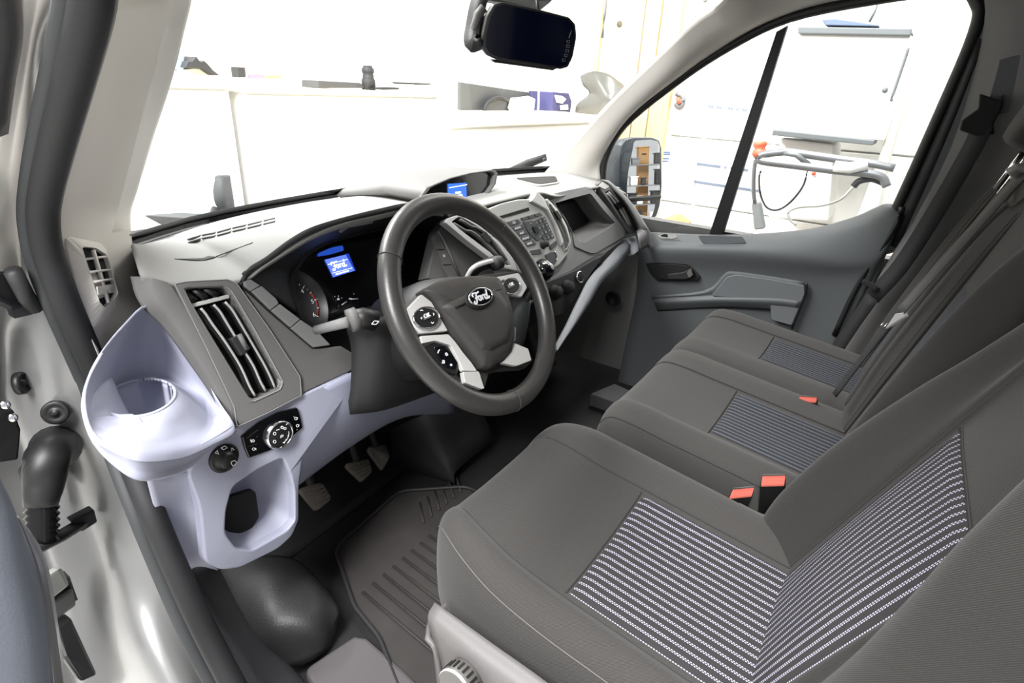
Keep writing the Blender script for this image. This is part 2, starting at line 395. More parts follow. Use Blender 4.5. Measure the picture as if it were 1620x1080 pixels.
wiper('windshield_wiper.001', [SY(786, 283, 1.235), SY(805, 276, 1.235), SY(835, 263, 1.20), SY(864, 251, 1.14)], 'thin black wiper angled up at the windshield corner on the passenger side')

# left A-pillar trim
lp = [
    [V((-.86, .26, 1.37)), V((-.80, .33, 1.37)), V((-.735, .40, 1.37)), V((-.67, .48, 1.37))],
    [SX(178, -60, -0.86), SX(230, -60, -0.80), SX(285, -60, -0.74), SX(322, -60, -0.70)],
    [SX(172, 20, -0.86), SX(218, 20, -0.80), SX(265, 20, -0.735), SX(298, 20, -0.70)],
    [SX(146, 110, -0.86), SX(190, 110, -0.80), SX(240, 110, -0.735), SX(273, 120, -0.70)],
    [SX(118, 220, -0.86), SX(165, 225, -0.80), SX(215, 225, -0.735), SX(241, 220, -0.70)],
    [SX(96, 300, -0.86), SX(145, 300, -0.80), SX(190, 300, -0.735), SX(217, 300, -0.70)],
    [SX(88, 345, -0.86), SX(135, 345, -0.81), SX(180, 345, -0.745), SX(206, 340, -0.70)],
    [SX(94, 400, -0.86), SX(140, 400, -0.82), SX(185, 400, -0.76), SX(210, 395, -0.72)],
    [SX(115, 470, -0.86), SX(160, 468, -0.825), SX(200, 455, -0.77), SX(225, 440, -0.715)],
    [SX(150, 550, -0.85), SX(180, 535, -0.80), SX(225, 500, -0.74), SX(250, 480, -0.69)],
    [SX(165, 590, -0.84), SX(195, 565, -0.78), SX(235, 530, -0.71), SX(262, 510, -0.67)]]
p1 = struct(patch('trim_1', lp, M_PILLAR, None, 6, 4, solid=0.001), 'warm grey A-pillar trim with a demist vent on the driver side')
ZV = conv(0.2961, 0, 360)
TRIM = skin_tree(lp, 6, 4)
def tn(h): return [p for p in stick(TRIM, ZV([(400, 120), (560, 140), (600, 430), (470, 480)]), h)]
_q = tn(0); pn = (_q[1] - _q[0]).cross(_q[2] - _q[1]).normalized(); pn = pn if pn.dot(CAM - _q[0]) > 0 else -pn
PN = (cen(_q) + pn * .004, pn)
def tr2(P, r, h): return stick(TRIM, [(q.x, q.y) for q in rnd([V((x, y, 0)) for x, y in ZV(P)], r)], h)
vo = tr2([(325, 40), (540, 85), (590, 190), (640, 380), (600, 450), (485, 548), (400, 330)], .25, 0)
vi = tr2([(392, 105), (470, 112), (530, 150), (590, 350), (580, 370), (520, 432), (490, 400)], .18, 0)
vs_ = frame_ring('vent_surround', up(vo, pn, 0.003), up(vi, pn, 0.011), pn, 0.004, M_PILLAR, p1, 72, deep=0.007)
plate('vent_cavity', up(vi, pn, 0.0045), pn, 0.001, M_PIT, p1, 0)
for a, b in (((455, 122), (540, 405)),):
    MB().tube(up(stick(TRIM, ZV([a, b]), 0), pn, 0.010), 0, flat=(0.004, 0.004), up=pn).build('vent_slat', M_PILLAR, vs_)
for a, b in (((420, 172), (528, 158)), ((443, 240), (548, 228)), ((468, 292), (562, 278))):
    MB().tube(up(stick(TRIM, ZV([a, b]), 0), pn, 0.009), 0, flat=(0.003, 0.004), up=pn).build('vent_slat', M_PILLAR, vs_)
MB().plate(up(stick(TRIM, ZV([(490, 318), (580, 302), (586, 348), (496, 362)]), 0), pn, 0.0075), -pn * 0.002).build('vent_flap', M_PILLAR, vs_, smooth=False)

# right A-pillar trim and roof rail
rp = [[(858, 276, 1.0, .70), (905, 285, .73), (950, 288, .775)],
      [(900, 232, .70), (935, 245, .73), (949, 252, .775)],
      [(965, 160, .69), (990, 178, .725), (989, 184, .775)],
      [(1050, 78, .68), (1070, 108, .715), (1068, 120, .775)],
      [(1105, 28, .67), (1130, 58, .71), (1140, 70, .775)],
      [(1142, 2, .66), (1185, 28, .71), (1214, 28, .775)],
      [(1165, -40, .655), (1220, -18, .71), (1310, -2, .775)],
      [(1190, -100, .65), (1290, -62, .71), (1450, -22, .775)]]
rp2 = [[SX(q[0], q[1], q[-1]) for q in r] for r in rp]
p2 = struct(patch('trim_2', rp2, M_PILLAR, None, 6, 4, solid=0.012), 'pale grey A-pillar trim on the passenger side')
pb = SX(919, 231, 0.712); pnn = (CAM - pb).normalized() * 0.4 + V((-0.8, -0.5, 0.2)); pnn.normalize()
MB().lathe([(0.026, 0.0), (0.026, 0.004), (0.0245, 0.006)], pb - pnn * 0.002, pnn, 28).build('speaker_grille', M_PILLAR, p2, smooth=False)

# passenger side window: black frame, divider, glass
XF = 0.825
wo = SP([(968, 262), (985, 222), (1062, 146), (1160, 80), (1262, 30), (1400, -2), (1515, -12), (1545, 5), (1552, 40), (1490, 190), (1418, 360), (1268, 385), (1140, 392), (1000, 386), (960, 300)], ('x', XF))
wi = SP([(972, 266), (1000, 218), (1072, 150), (1168, 88), (1266, 42), (1400, 12), (1500, -2), (1520, 6), (1522, 36), (1470, 175), (1396, 322), (1268, 366), (1140, 372), (1010, 370), (984, 330)], ('x', XF))
w2 = holder('window_2', (XF, 0.4, 0.6), 'passenger side window with a black frame and divider bar')
frame_ring('window_frame', rnd(wo, 0.2), rnd(wi, 0.25), (-1, 0, 0), 0.03, M_BLACK, w2, 120, lip=0.012, bevel=0.002, c=SX(1240, 210, XF))
plate('divider_bar', SP([(1228, 50), (1246, 40), (1142, 375), (1120, 376)], ('x', XF + 0.005)), (-1, 0, 0), 0.02, M_BLACK, w2)
plate('front_pane', SP([(968, 262), (1062, 146), (1160, 80), (1246, 38), (1142, 378), (1000, 384), (960, 300)], ('x', XF + 0.02)), (-1, 0, 0), 0.003, M_GLASS, w2, 0)
plate('rear_pane', SP([(1246, 38), (1400, -2), (1530, -8), (1538, 40), (1418, 350), (1268, 380), (1142, 378)], ('x', XF + 0.02)), (-1, 0, 0), 0.003, M_GLASS, w2, 0)
MB().tube(spl([SX(952, 300, .785), SX(957, 250, .785), SX(987, 197, .785), SX(1068, 130, .785), SX(1152, 74, .785), SX(1250, 27, .785), SX(1400, -4, .785), SX(1512, -16, .785), SX(1544, 2, .785), SX(1542, 50, .785), SX(1480, 195, .785), SX(1412, 345, .785), SX(1330, 520, .785)], 5), .0145, 10, up=(-1, 0, 0)).build('rubber_seal', M_BLACK, w2)
plate('frame_strip', SP([(1536, -14), (1590, -14), (1586, 80), (1440, 392), (1376, 410), (1484, 200), (1540, 60)], ('x', .835)), (-1, 0, 0), .01, mat('door_frame_grey', (120, 123, 126), .5), w2)
# outer cant rail and roof skin keep daylight off the headliner
struct(MB().loops([[V((x, -0.75, 1.46)), V((x, 0.0, 1.46)), V((x, 0.55, 1.36))] for x in (-0.88, 0.9)], closed=False).build('roof', M_PAINT, solid=0.02), 'van roof skin')
struct(MB().plate([SX(1235, 20, .86), SX(1400, -24, .86), SX(1560, -44, .86), V((.86, -0.75, 1.42)), V((.86, 0.5, 1.42)), SX(1110, 60, .86)], (0.05, 0, 0)).build('trim_4', M_HEAD, smooth=False), 'roof rail over the passenger window')
# B-pillar on the passenger side
bp = [[SX(1554, -60, .78), SX(1640, -60, .74), SX(1760, -60, .70)],
      [SX(1568, 40, .78), SX(1620, 40, .73), SX(1740, 40, .69)],
      [SX(1524, 205, .78), SX(1580, 215, .73), SX(1720, 220, .69)],
      [SX(1468, 322, .78), SX(1520, 330, .74), SX(1680, 350, .70)],
      [SX(1385, 455, .78), SX(1440, 470, .75), SX(1600, 480, .72)],
      [SX(1320, 590, .78), SX(1380, 600, .76), SX(1540, 620, .74)]]
p3 = struct(patch('trim_3', bp, mat('b_pillar_trim_grey', (104, 103, 102), 0.8, bump=0.1), None, 6, 5, solid=0.02), 'grey B-pillar trim behind the passenger seat')
patch('pillar_strip', [[SX(1546, 60, .775), SX(1556, 62, .765)], [SX(1480, 215, .775), SX(1494, 222, .765)], [SX(1402, 385, .775), SX(1420, 394, .765)]], M_SOFTBLK, p3, 2, 4, solid=0.008)
plate('height_adjuster', up(SP([(1580, 95), (1622, 84), (1600, 178), (1556, 182)], ('x', .71)), (-1, 0, 0), 0.004), (-1, 0, 0), 0.012, mat('adjuster_grey', (86, 87, 90), 0.6), p3, 0.003)

struct(MB().plate([(-0.90, -0.40, 0), (-0.90, -0.75, 0), (-0.90, -0.75, 1.46), (-0.90, -0.46, 1.46)], (0.08, 0, 0)).build('trim_10', mat('b_pillar_trim_grey', (104, 103, 102)), smooth=False, bevel=.01), 'B-pillar on the driver side behind the camera')
# door opening seal on the driver side
sl = [(150, -40), (143, 20), (118, 120), (90, 225), (72, 300), (68, 345), (76, 400), (98, 462), (125, 525), (158, 600), (192, 690), (232, 790), (272, 885), (318, 985), (362, 1070), (395, 1130)]
sl2 = [(112, -40), (104, 20), (84, 120), (60, 225), (47, 300), (44, 350), (54, 410), (78, 475), (108, 545), (140, 620), (172, 705), (212, 808), (252, 905), (296, 1005), (340, 1090), (368, 1140)]
sm = thing('door_seal', (-0.88, 0.85, 0), 'black rubber seal running round the driver door opening', 'seal')
def sealtube(px, x, r, nm, m):
    P = spl([SX(a, b, x + .032 * math.exp(-((b - 620) / 110) ** 2)) for a, b in px], 4)
    MB().tube(P, r, 12, up=(-1, 0, 0)).build(nm, m, sm)
sealtube(sl, -0.875, 0.0175, 'seal_bulb', M_RUB)
sealtube(sl2, -0.885, 0.011, 'seal_lip', mat('door_seal_lip_grey', (46, 48, 50), 0.7))

# silver body around the door hinges
def J(x, y, yy): return SY(x, y, yy)
jb = [[J(-60, -60, .62), J(10, -60, .66), J(60, -60, .70), J(120, -60, .70)],
      [J(-60, 60, .68), J(0, 60, .72), J(40, 60, .78), J(100, 60, .76)],
      [J(-70, 230, .78), J(-15, 230, .82), J(20, 230, .86), J(68, 230, .86)],
      [J(-80, 350, .86), J(-20, 350, .90), J(20, 350, .93), J(52, 350, .93)],
      [J(-80, 440, .90), J(-10, 440, .94), J(35, 440, .96), J(72, 430, .94)],
      [J(-80, 540, .94), J(0, 540, .99), J(60, 540, .95), J(112, 530, .92)],
      [J(-80, 640, .96), J(10, 640, 1.0), J(90, 640, .94), J(160, 640, .91)],
      [J(-60, 740, .97), J(50, 740, 1.0), J(130, 740, .93), J(195, 735, .90)],
      [J(-20, 840, .97), J(70, 840, 1.0), J(165, 840, .90), J(232, 835, .86)],
      [J(20, 940, .95), J(105, 940, .98), J(200, 940, .86), J(275, 930, .82)],
      [J(60, 1040, .94), J(130, 1040, .95), J(240, 1040, .78), J(320, 1030, .76)],
      [J(90, 1140, .92), J(160, 1140, .92), J(290, 1140, .70), J(372, 1130, .70)]]
wl = struct(patch('wall_left', jb, M_PAINT, None, 6, 5, solid=0.004), 'silver painted body jamb around the driver door hinges')
def grommet(x, y, yy, r, n):
    o = J(x, y, yy); n = V(n).normalized()
    MB().lathe([(r, -0.004), (r, 0.003), (r * 0.85, 0.006), (r * 0.6, 0.003), (r * 0.28, 0.003), (r * 0.25, 0.006), (0.001, 0.006)], o, n, 28).build('grommet', M_BLACK, wl)
grommet(88, 652, .925, .018, (-0.45, -0.8, 0.25)); grommet(33, 606, .965, .017, (0.75, -0.6, 0.1))
frame_b = MB()  # black frame seal along the upper jamb edge
frame_b.tube(spl([J(2, -40, .64), J(8, 40, .68), J(-2, 110, .72), J(-12, 200, .78)], 4), 0.014, 8); frame_b.build('outer_seal', M_RUB, wl)
# door hinges and loom on the jamb
h1 = obj('upper_hinge', MB().box(J(24, 470, .90), (.02, .02, .05)).v, MB().box((0, 0, 0), (1, 1, 1)).f, M_BLACK, wl, smooth=False)
MB().plate([J(-30, 425, .86), J(8, 428, .86), J(48, 462, .88), J(62, 484, .90), J(20, 487, .88), J(-30, 462, .86)], (0, 0.02, -0.01)).build('hinge_leaf', M_BLACK, h1, smooth=False, bevel=0.004)
MB().tube([J(20, 428, .86), J(42, 470, .875), J(56, 486, .89)], 0.010, 12).build('hinge_barrel', M_SOFTBLK, h1)
h2 = obj('lower_hinge', MB().box(J(95, 935, .89), (.03, .02, .05)).v, MB().box((0, 0, 0), (1, 1, 1)).f, M_BLACK, wl, smooth=False)
M_HINGE = mat('hinge_silver_grey', (150, 150, 148), 0.45, 0.3)
MB().plate([J(58, 920, .84), J(98, 896, .85), J(112, 925, .86), J(70, 958, .845)], (0.0, 0.03, -0.015)).build('hinge_leaf', M_HINGE, h2, smooth=False, bevel=0.006)
MB().plate([J(74, 958, .855), J(116, 930, .87), J(122, 958, .87), J(84, 985, .855)], (0.0, 0.03, -0.01)).build('hinge_foot', mat('hinge_dark', (96, 96, 95), 0.5, 0.3), h2, smooth=False, bevel=0.005)
MB().plate([J(88, 992, .85), J(112, 975, .86), J(155, 1068, .80), J(128, 1080, .79), J(100, 1040, .82)], (0.0, 0.03, -0.01)).build('hinge_cover', M_BLACK, h2, smooth=False, bevel=0.005)
lo = thing('wiring_boot', J(75, 740, .90), 'black rubber loom boot between jamb and open door', 'cable boot')
MB().tube(spl([J(88, 708, .93), J(75, 722, .86), J(70, 760, .85), J(64, 800, .84)], 4), [0.034, 0.030, 0.028, 0.027, 0.027, 0.027, 0.026, 0.026, 0.025, 0.024, 0.023, 0.021, 0.02], 18).build('rubber_boot', M_BLACK, lo)
cb = [J(66, 795 + k * 5, .845 - k * .001) for k in range(13)]
MB().tube(cb, [0.017 if k % 2 else 0.021 for k in range(13)], 16).build('corrugated_hose', mat('loom_gloss_black', (14, 14, 15), 0.2), lo)
MB().plate([J(35, 750, .90), J(62, 720, .91), J(92, 726, .92), J(110, 745, .93), J(100, 765, .93), J(90, 800, .92), J(50, 800, .90)], (0, 0.02, 0)).build('boot_flange', M_SOFTBLK, lo, smooth=False, bevel=0.004)
ck = thing('door_check_strap', J(120, 840, .86), 'black door check strap bridging to the open door', 'strap')
MB().tube([J(40, 876, .80), J(95, 848, .84), J(128, 828, .88)], 0, flat=(0.018, 0.007), up=(0, -.4, 1)).build('strap_arm', M_BLACK, ck)
MB().plate([J(112, 826, .87), J(150, 806, .885), J(155, 826, .885), J(130, 842, .875)], (0, 0.02, 0)).build('strap_bracket', M_SOFTBLK, ck, smooth=False, bevel=0.003)
cn = thing('wiring_connector', J(-10, 690, .84), 'black multi-way connector block at the jamb edge', 'connector')
MB().plate([J(-60, 640, .86), J(22, 648, .88), J(34, 680, .88), J(30, 728, .87), J(-60, 742, .85)], (0, 0.03, 0)).build('connector_body', M_PIT, cn, smooth=False, bevel=0.004)
for a, b in ((8, 640), (20, 660)): MB().lathe([(0.006, 0), (0.006, 0.004), (0.004, 0.006)], J(a, b, .868), (-.2, -1, .2), 12).build('bolt', M_CHROME, cn)

# open driver door: edge and blue-grey card at the lower left
dcard = [[J(-160, 700, .50), J(-20, 735, .50), J(2, 765, .52)], [J(-160, 800, .50), J(5, 800, .50), J(35, 838, .52)],
         [J(-160, 900, .50), J(20, 900, .50), J(58, 900, .52)], [J(-160, 1000, .50), J(40, 1000, .50), J(75, 990, .52)], [J(-160, 1150, .50), J(50, 1150, .50), J(92, 1150, .52)]]
d2 = struct(patch('door_2', dcard, mat('door_card_blue_grey', (112, 118, 130), 0.7, bump=0.2), None, 5, 5, solid=0.02), 'open driver door, blue-grey inner card')
de = [[J(28, 815, .58), J(36, 824, .60)], [J(40, 850, .58), J(62, 862, .60)], [J(56, 900, .58), J(80, 912, .60)], [J(74, 985, .58), J(94, 1000, .60)], [J(90, 1120, .58), J(112, 1120, .60)]]
patch('door_edge', de, M_PAINT, d2, 3, 5, solid=0.01)

# ------------------------------------------------------------------ dashboard
D = thing('dashboard', (0, 0.9, 0.3), 'grey dashboard with black instruments, silver radio stack and pale lower panel', 'dashboard')
nV = V((0, -0.93, 0.36)).normalized(); PVp = (V((-0.7, 0.71, 0.55)), nV)
def pv(x, y): return S(x, y, PVp)
nC = V((0, -0.90, 0.43)).normalized(); PC = (V((-0.43, 0.82, 0.70)), nC)
def pc(x, y): return S(x, y, PC)

# soft top pad
near = [SY(222, 432, .80), pv(285, 447), pv(378, 441), SY(422, 412, .76), SY(508, 361, .72), SY(593, 338, .72), SY(660, 326, .735), SY(715, 333, .755), SY(790, 316, .73), SY(850, 303, .735), pv(885, 308), pv(950, 294), pv(990, 305)]
far = []
for q in near:
    x = q.x - 0.0; far.append(V((x, wby(max(-.72, min(.76, x))) - .006, 0.753)))
far[0] = SX(209, 388, -.74); far[1] = SX(222, 386, -.70); far[2] = V((-.64, wby(-.64) - .006, .753))
far[-1] = V((0.75, 1.0, 0.760))
mid1, mid2 = [], []
for a, b in zip(near, far):
    mid1.append(a.lerp(b, 0.28) + V((0, 0, 0.012))); mid2.append(a.lerp(b, 0.66) + V((0, 0, 0.016)))
edge = [q + V((0, 0.006, -0.014)) for q in near]
patch('top_pad', [far, mid2, mid1, near, edge], M_TOP, D, 5, 5, solid=0.004); TPAD = skin_tree([far, mid2, mid1, near])
# demist slots near the glass
CQ = conv(0.37037, 200, 0)
def topz(p): return p
sl0 = [(262, 1030), (322, 1012), (385, 1000), (452, 982), (515, 968), (582, 952), (640, 938)]
for k in range(len(sl0) - 1):
    a = CQ([sl0[k]])[0]; b = CQ([sl0[k + 1]])[0]
    g = 0
    for s in (0, 1):
        A, B = stick(TPAD, [(a[0] + (b[0] - a[0]) * .08, a[1] + 2 - 5 * s), (a[0] + (b[0] - a[0]) * .92, b[1] + 3 - 5 * s)], .0006); dd = V((0, 0, 0)); MB().tube([A, B], 0, flat=(0.008, 0.002)).build('demist_slot', mat('slot_grey', (84, 84, 84), 0.8), D, smooth=False)
# lid seam in front of the driver
CA = conv(0.5, 0, 0)
MB().plate(stick(TPAD, CA([(552, 820), (640, 825), (684, 813), (660, 811), (640, 818)]), .001), (0, 0, -0.002)).build('lid_gap', mat('lid_gap_dark', (50, 52, 48), 0.8), D, smooth=False)
MB().tube(stick(TPAD, CA([(684, 812), (740, 790), (800, 768)]), .0004), 0.001, 6).build('lid_seam', M_DARK, D)

# hidden body of the dash
prof = [(0.80, 0.50), (0.84, 0.70), (0.94, 0.755), (1.16, 0.745), (1.22, 0.60), (1.22, 0.34), (1.0, 0.30), (0.83, 0.36)]
mb = MB(); mb.loops([[V((x, y - (0.06 if abs(x) > .7 else 0) * (y > 1), z)) for y, z in prof] for x in (-0.72, -0.68, 0.70, 0.74)], True, True, True)
mb.build('dash_core', M_PIT, D, smooth=False)

# ---- driver end: grey vent panel
Z1 = conv(0.27778, 200, 400)
ll = [(219, 432, .03), (226, 462, .028), (240, 487, .025), (269, 517, .022), (311, 578, .018), (339, 622, .014), (367, 674, .010)]
rr = [(262, 446), (274, 456), (284, 472), (302, 505), (340, 580), (362, 625), (374, 672)]
rows_ = []
for (x, y, dp), (x2, y2) in zip(ll, rr):
    a_, b_ = pv(x, y), pv(x2, y2); rows_.append([a_ - nV * dp, a_.lerp(b_, .3) - nV * dp * .25, a_.lerp(b_, .65), b_ + nV * .002])
patch('end_panel', rows_, M_DARK, D, 5, 5, solid=.006)
bo = rnd(SP(Z1([(262, 182), (330, 168), (560, 156), (612, 178), (800, 440), (972, 705), (980, 812), (800, 905), (615, 990), (600, 880), (450, 560)]), PVp), 0.12)
bi = rnd(SP(Z1([(308, 208), (540, 198), (572, 225), (700, 440), (862, 735), (848, 765), (695, 842), (560, 620), (400, 360)]), PVp), 0.12)
vb = frame_ring('side_vent_bezel', up(bo, nV, .009), up(bi, nV, .009), nV, 0.02, M_DARK, D, 120, deep=0.03, bevel=0.002, c=cen(SP(Z1([(590, 520)]), PVp)))
fr = rnd(SP(Z1([(300, 200), (548, 190), (585, 222), (715, 440), (876, 735), (858, 780), (690, 856), (548, 620), (388, 360)]), PVp), 0.12)
frame_ring('bezel_edge', up(fr, nV, .0105), up(bi, nV, .007), nV, 0.004, M_MID, vb, 96, bevel=0, c=cen(SP(Z1([(590, 520)]), PVp)))
plate('vent_cavity', up(bi, nV, -0.026), nV, 0.004, M_PIT, vb, 0)
MB().tube(up(bo, nV, .0085), .0012, 6, closed=True).build('bezel_outline', M_MID, vb)
for i, P in enumerate(([(412, 318), (440, 350), (480, 410), (560, 520), (640, 650), (690, 760), (722, 815)], [(485, 298), (520, 335), (560, 400), (640, 530), (710, 640), (750, 730), (782, 788)], [(550, 282), (590, 325), (630, 390), (700, 510), (770, 630), (810, 710), (835, 770)])):
    pts = up(spl(SP(Z1(P), PVp), 3), nV, -0.002)
    sl_ = MB().tube(pts, 0, flat=(0.003, 0.016), up=nV).build('vent_slat', M_BLACK, vb)
    MB().tube(up(pts, nV, .0085), 0, flat=(0.0034, 0.0016), up=nV).build('vent_slat', mat('slat_grey', (150, 150, 148), 0.45), vb)
for P in ([(330, 225), (392, 276)], [(380, 208), (455, 258)], [(440, 203), (520, 240)]):
    MB().tube(up(SP(Z1(P), PVp), nV, -0.004), 0, flat=(0.008, 0.014), up=nV).build('vent_slat', M_BLACK, vb)
MB().plate(up(SP(Z1([(362, 290), (580, 236), (586, 258), (376, 312)]), PVp), nV, 0.002), -nV * 0.01).build('vent_bar', M_SILVER, vb, smooth=False, bevel=0.001)
MB().plate(up(SP(Z1([(575, 490), (640, 460), (692, 548), (640, 590)]), PVp), nV, 0.010), -nV * 0.014).build('vent_tab', M_SOFTBLK, vb, smooth=False, bevel=0.002)
MB().tube(up(SP(Z1([(622, 466), (668, 552)]), PVp), nV, 0.010), 0.004, 10).build('tab_ridge', M_DARK, vb)
# panel between side vent and instruments
pp = SP(Z1([(652, 200), (700, 225), (800, 330), (920, 432), (1055, 545), (1218, 530), (1286, 572), (1284, 668), (980, 810), (978, 705), (800, 425)]), PVp)
plate('cluster_side_panel', up(pp, nV, 0.004), nV, 0.04, M_DARK, D, 0.003)
for P in ([(652, 168), (690, 154), (746, 190), (694, 222), (660, 196)], [(697, 222), (754, 192), (834, 262), (852, 292), (806, 328)], [(809, 330), (858, 294), (972, 380), (920, 427)], [(922, 430), (976, 384), (1062, 440), (1145, 526), (1052, 540), (1010, 505)]):
    plate('blank_switch', up(SP(Z1(P), PVp), nV, 0.010), nV, 0.02, M_MID, D, 0.0015)
plate('switch_bed', up(SP(Z1([(648, 160), (690, 150), (860, 290), (1150, 530), (1050, 545), (800, 335), (655, 205)]), PVp), nV, 0.005), nV, 0.02, M_BLACK, D, 0)

# ---- instrument cluster
Z3 = conv(0.4259, 380, 240)
hood_o = [pv(381, 452), SY(392, 432, .775), SY(422, 413, .76), SY(465, 382, .735), SY(508, 362, .72), SY(593, 339, .72), SY(650, 328, .73), SY(700, 334, .745), SY(712, 352, .765)]
hood_i = [pc(474, 500), pc(456, 442), pc(466, 420), pc(484, 400), pc(520, 381), pc(593, 361), pc(652, 353), pc(684, 360), pc(692, 388)]
hm = [a.lerp(b, 0.5) + V((0, 0.0, 0.008)) for a, b in zip(hood_o, hood_i)]
hood_o2 = [a + V((0, -0.004, 0.010)) for a in hood_o]
patch('cluster_hood', [hood_o2, hood_o, hm, hood_i], M_SOFTBLK, D, 6, 5, solid=0.003)
cl = rnd(SP([(457, 440), (482, 402), (520, 383), (593, 363), (652, 355), (684, 362), (691, 385), (676, 438), (645, 476), (597, 483), (546, 497), (520, 514), (497, 521), (472, 498)], PC), 0.3)
ic = plate('instrument_cluster', cl, nC, 0.02, M_GLOSS, D, 0)
inn = [q.lerp(cen(cl), 0.035) for q in cl]
frame_ring('cluster_bezel', up([q.lerp(cen(cl), -0.02) for q in cl], nC, .004), up(inn, nC, .004), nC, 0.006, M_BLACK, ic, 96, bevel=0.001, c=pc(575, 440))
Z5 = conv(0.15736, 440, 360)
def c5(P, h=0.001): return up(SP(Z5(P), PC), nC, h)
cu_, cv_, _ = basis(nC)
# rev counter
dial_c = c5([(150, 800)])[0]
dr = (c5([(490, 760)])[0] - dial_c).length
MB().lathe([(dr, 0), (dr, 0.0025), (dr * 0.97, 0.0025), (dr * 0.97, 0.0008), (0.001, 0.0008)], dial_c + nC * 0.0002, nC, 64, cap=False).build('rev_counter', mat('dial_face', (26, 26, 29), 0.4), ic)
mb = MB(); mb.tube(c5([(312, 655), (352, 700), (376, 750), (390, 810), (388, 890)], .0035), 0, flat=(0.0035, 0.0006), up=nC); mb.build('red_zone', M_RED, ic)
mb = MB()
for P in ([(252, 585), (238, 615)], [(285, 622), (278, 632)], [(326, 648), (308, 664)], [(384, 722), (354, 734)], [(402, 810), (384, 812)], [(398, 900), (372, 890)], [(206, 572), (200, 584)]):
    mb.tube(c5(P, .004), 0, flat=(0.0014, 0.0006), up=nC)
mb.build('dial_ticks', M_WHITE, ic)
du, dv = (c5([(760, 435)])[0] - c5([(550, 500)])[0]).normalized(), (c5([(465, 325)])[0] - c5([(550, 500)])[0]).normalized()
for s_, P in (('4', (232, 645)), ('5', (334, 748)), ('6', (350, 880))):
    text('dial_number', s_, c5([P], .004)[0], cu_, cv_, 0.011, M_WHITE, ic)
mb = MB()
mb.tube(c5([(630, 780), (680, 745)], .003), 0, flat=(0.0016, 0.0006), up=nC); mb.tube(c5([(725, 722), (796, 718)], .003), 0, flat=(0.0016, 0.0006), up=nC)
for P in ([(560, 690), (562, 702)], [(597, 685), (597, 698)], [(632, 705), (630, 716)], [(752, 660), (752, 675)]): mb.tube(c5(P, .003), 0, flat=(0.001, 0.0005), up=nC)
mb.build('small_gauge_needles', M_WHITE, ic)
MB().lathe([(0.004, 0), (0.004, 0.003), (0.001, 0.0035)], c5([(606, 796)])[0], nC, 14).build('needle_hub', M_PIT, ic)
MB().plate(c5([(590, 710), (604, 710), (610, 730), (584, 730)], .003), nC * -0.001).build('fuel_symbol', M_WHITE, ic, smooth=False)
MB().plate(c5([(705, 710), (730, 712), (732, 728), (706, 722)], .003), nC * -0.001).build('coolant_symbol', M_WHITE, ic, smooth=False)
# trip display
E_BLUE = emit('display_blue', (84, 112, 236), 1.0); E_WHITE = emit('display_white', (230, 240, 255), 1.6); E_DEEP = emit('display_deep_blue', (30, 60, 200), 0.5)
dq = c5([(465, 325), (670, 275), (760, 435), (550, 500)], .003)
ds = plate('trip_display', dq, nC, 0.002, E_BLUE, ic, 0)
o_ = c5([(612, 392)], .0036)[0]; k_ = (dq[1] - dq[0]).length
eu = (dq[1] - dq[0]).normalized(); ev = (dq[0] - dq[3]).normalized()
MB().strokes([[(x * k_ * 0.27, y * k_ * 0.27) for x, y in ln] for ln in SCRIPT], (o_ - ev * 0.0, eu, ev, nC), k_ * 0.035).build('script_lettering', E_WHITE, ds, smooth=False)
mb = MB()
mb.tube(c5([(490, 375), (688, 322)], .0036), 0, flat=(0.0008, 0.0004), up=nC); mb.tube(c5([(535, 462), (735, 408)], .0036), 0, flat=(0.0008, 0.0004), up=nC)
mb.tube(c5([(568, 474), (700, 436)], .0036), 0, flat=(0.0022, 0.0004), up=nC); mb.build('display_lines', E_WHITE, ds, smooth=False)
plate('display_border', c5([(668, 270), (700, 262), (772, 432), (762, 440)], .0028), nC, 0.002, E_DEEP, ds, 0)
plate('display_glow_patch', rnd(c5([(395, 262), (520, 205), (640, 182), (652, 232), (520, 272), (392, 292)], .003), .3), nC, 0.002, emit('display_glow_blue', (40, 92, 226), 0.38), ic, 0)  # added glowing plate imitating the display's reflected blue glow; no such segment
# brow tab at the top of the hood
plate('brow_tab', [SY(x, y, .733) for x, y in Z3([(372, 290), (400, 266), (492, 254), (494, 264), (405, 280), (378, 300)])], nC, 0.006, M_MID, D, 0.001)

# trim right of the instruments
C2 = conv(0.2037, 680, 260); C4 = conv(0.27778, 660, 200)
PR0 = (V((-0.18, 0.765, 0.74)), nV)
plate('cluster_right_panel', SP([(693, 366), (708, 346), (724, 338), (800, 420), (802, 440), (770, 455), (735, 450), (700, 450), (676, 440)], PR0), nV, 0.03, M_DARK, D, 0.002)
MB().tube(up(SP(C2([(60, 520), (100, 590), (160, 720), (230, 880)]), PR0), nV, 0.002), 0, flat=(0.004, 0.004), up=nV).build('panel_seam', M_MID, D)
for P in ([(20, 560), (70, 545), (102, 660), (48, 662)], [(52, 670), (104, 668), (160, 778), (100, 782)], [(80, 790), (162, 786), (210, 876), (140, 890)]):
    plate('blank_switch', up(SP(C2(P), PR0), nV, 0.004), nV, 0.01, M_DARK, D, 0.001)
text('switch_symbol', 'D', up(SP(C2([(100, 713)]), PR0), nV, .0045)[0], cu_, cv_, 0.008, M_WHITE, D)

# ---- centre stack
nR = V((-0.10, -0.93, 0.34)).normalized(); PRp = (V((0.05, 0.70, 0.75)), nR)
def r2(P, h=0.0): return up(SP(C2(P), PRp), nR, h)
def r4(P, h=0.0): return up(SP(C4(P), PRp), nR, h)
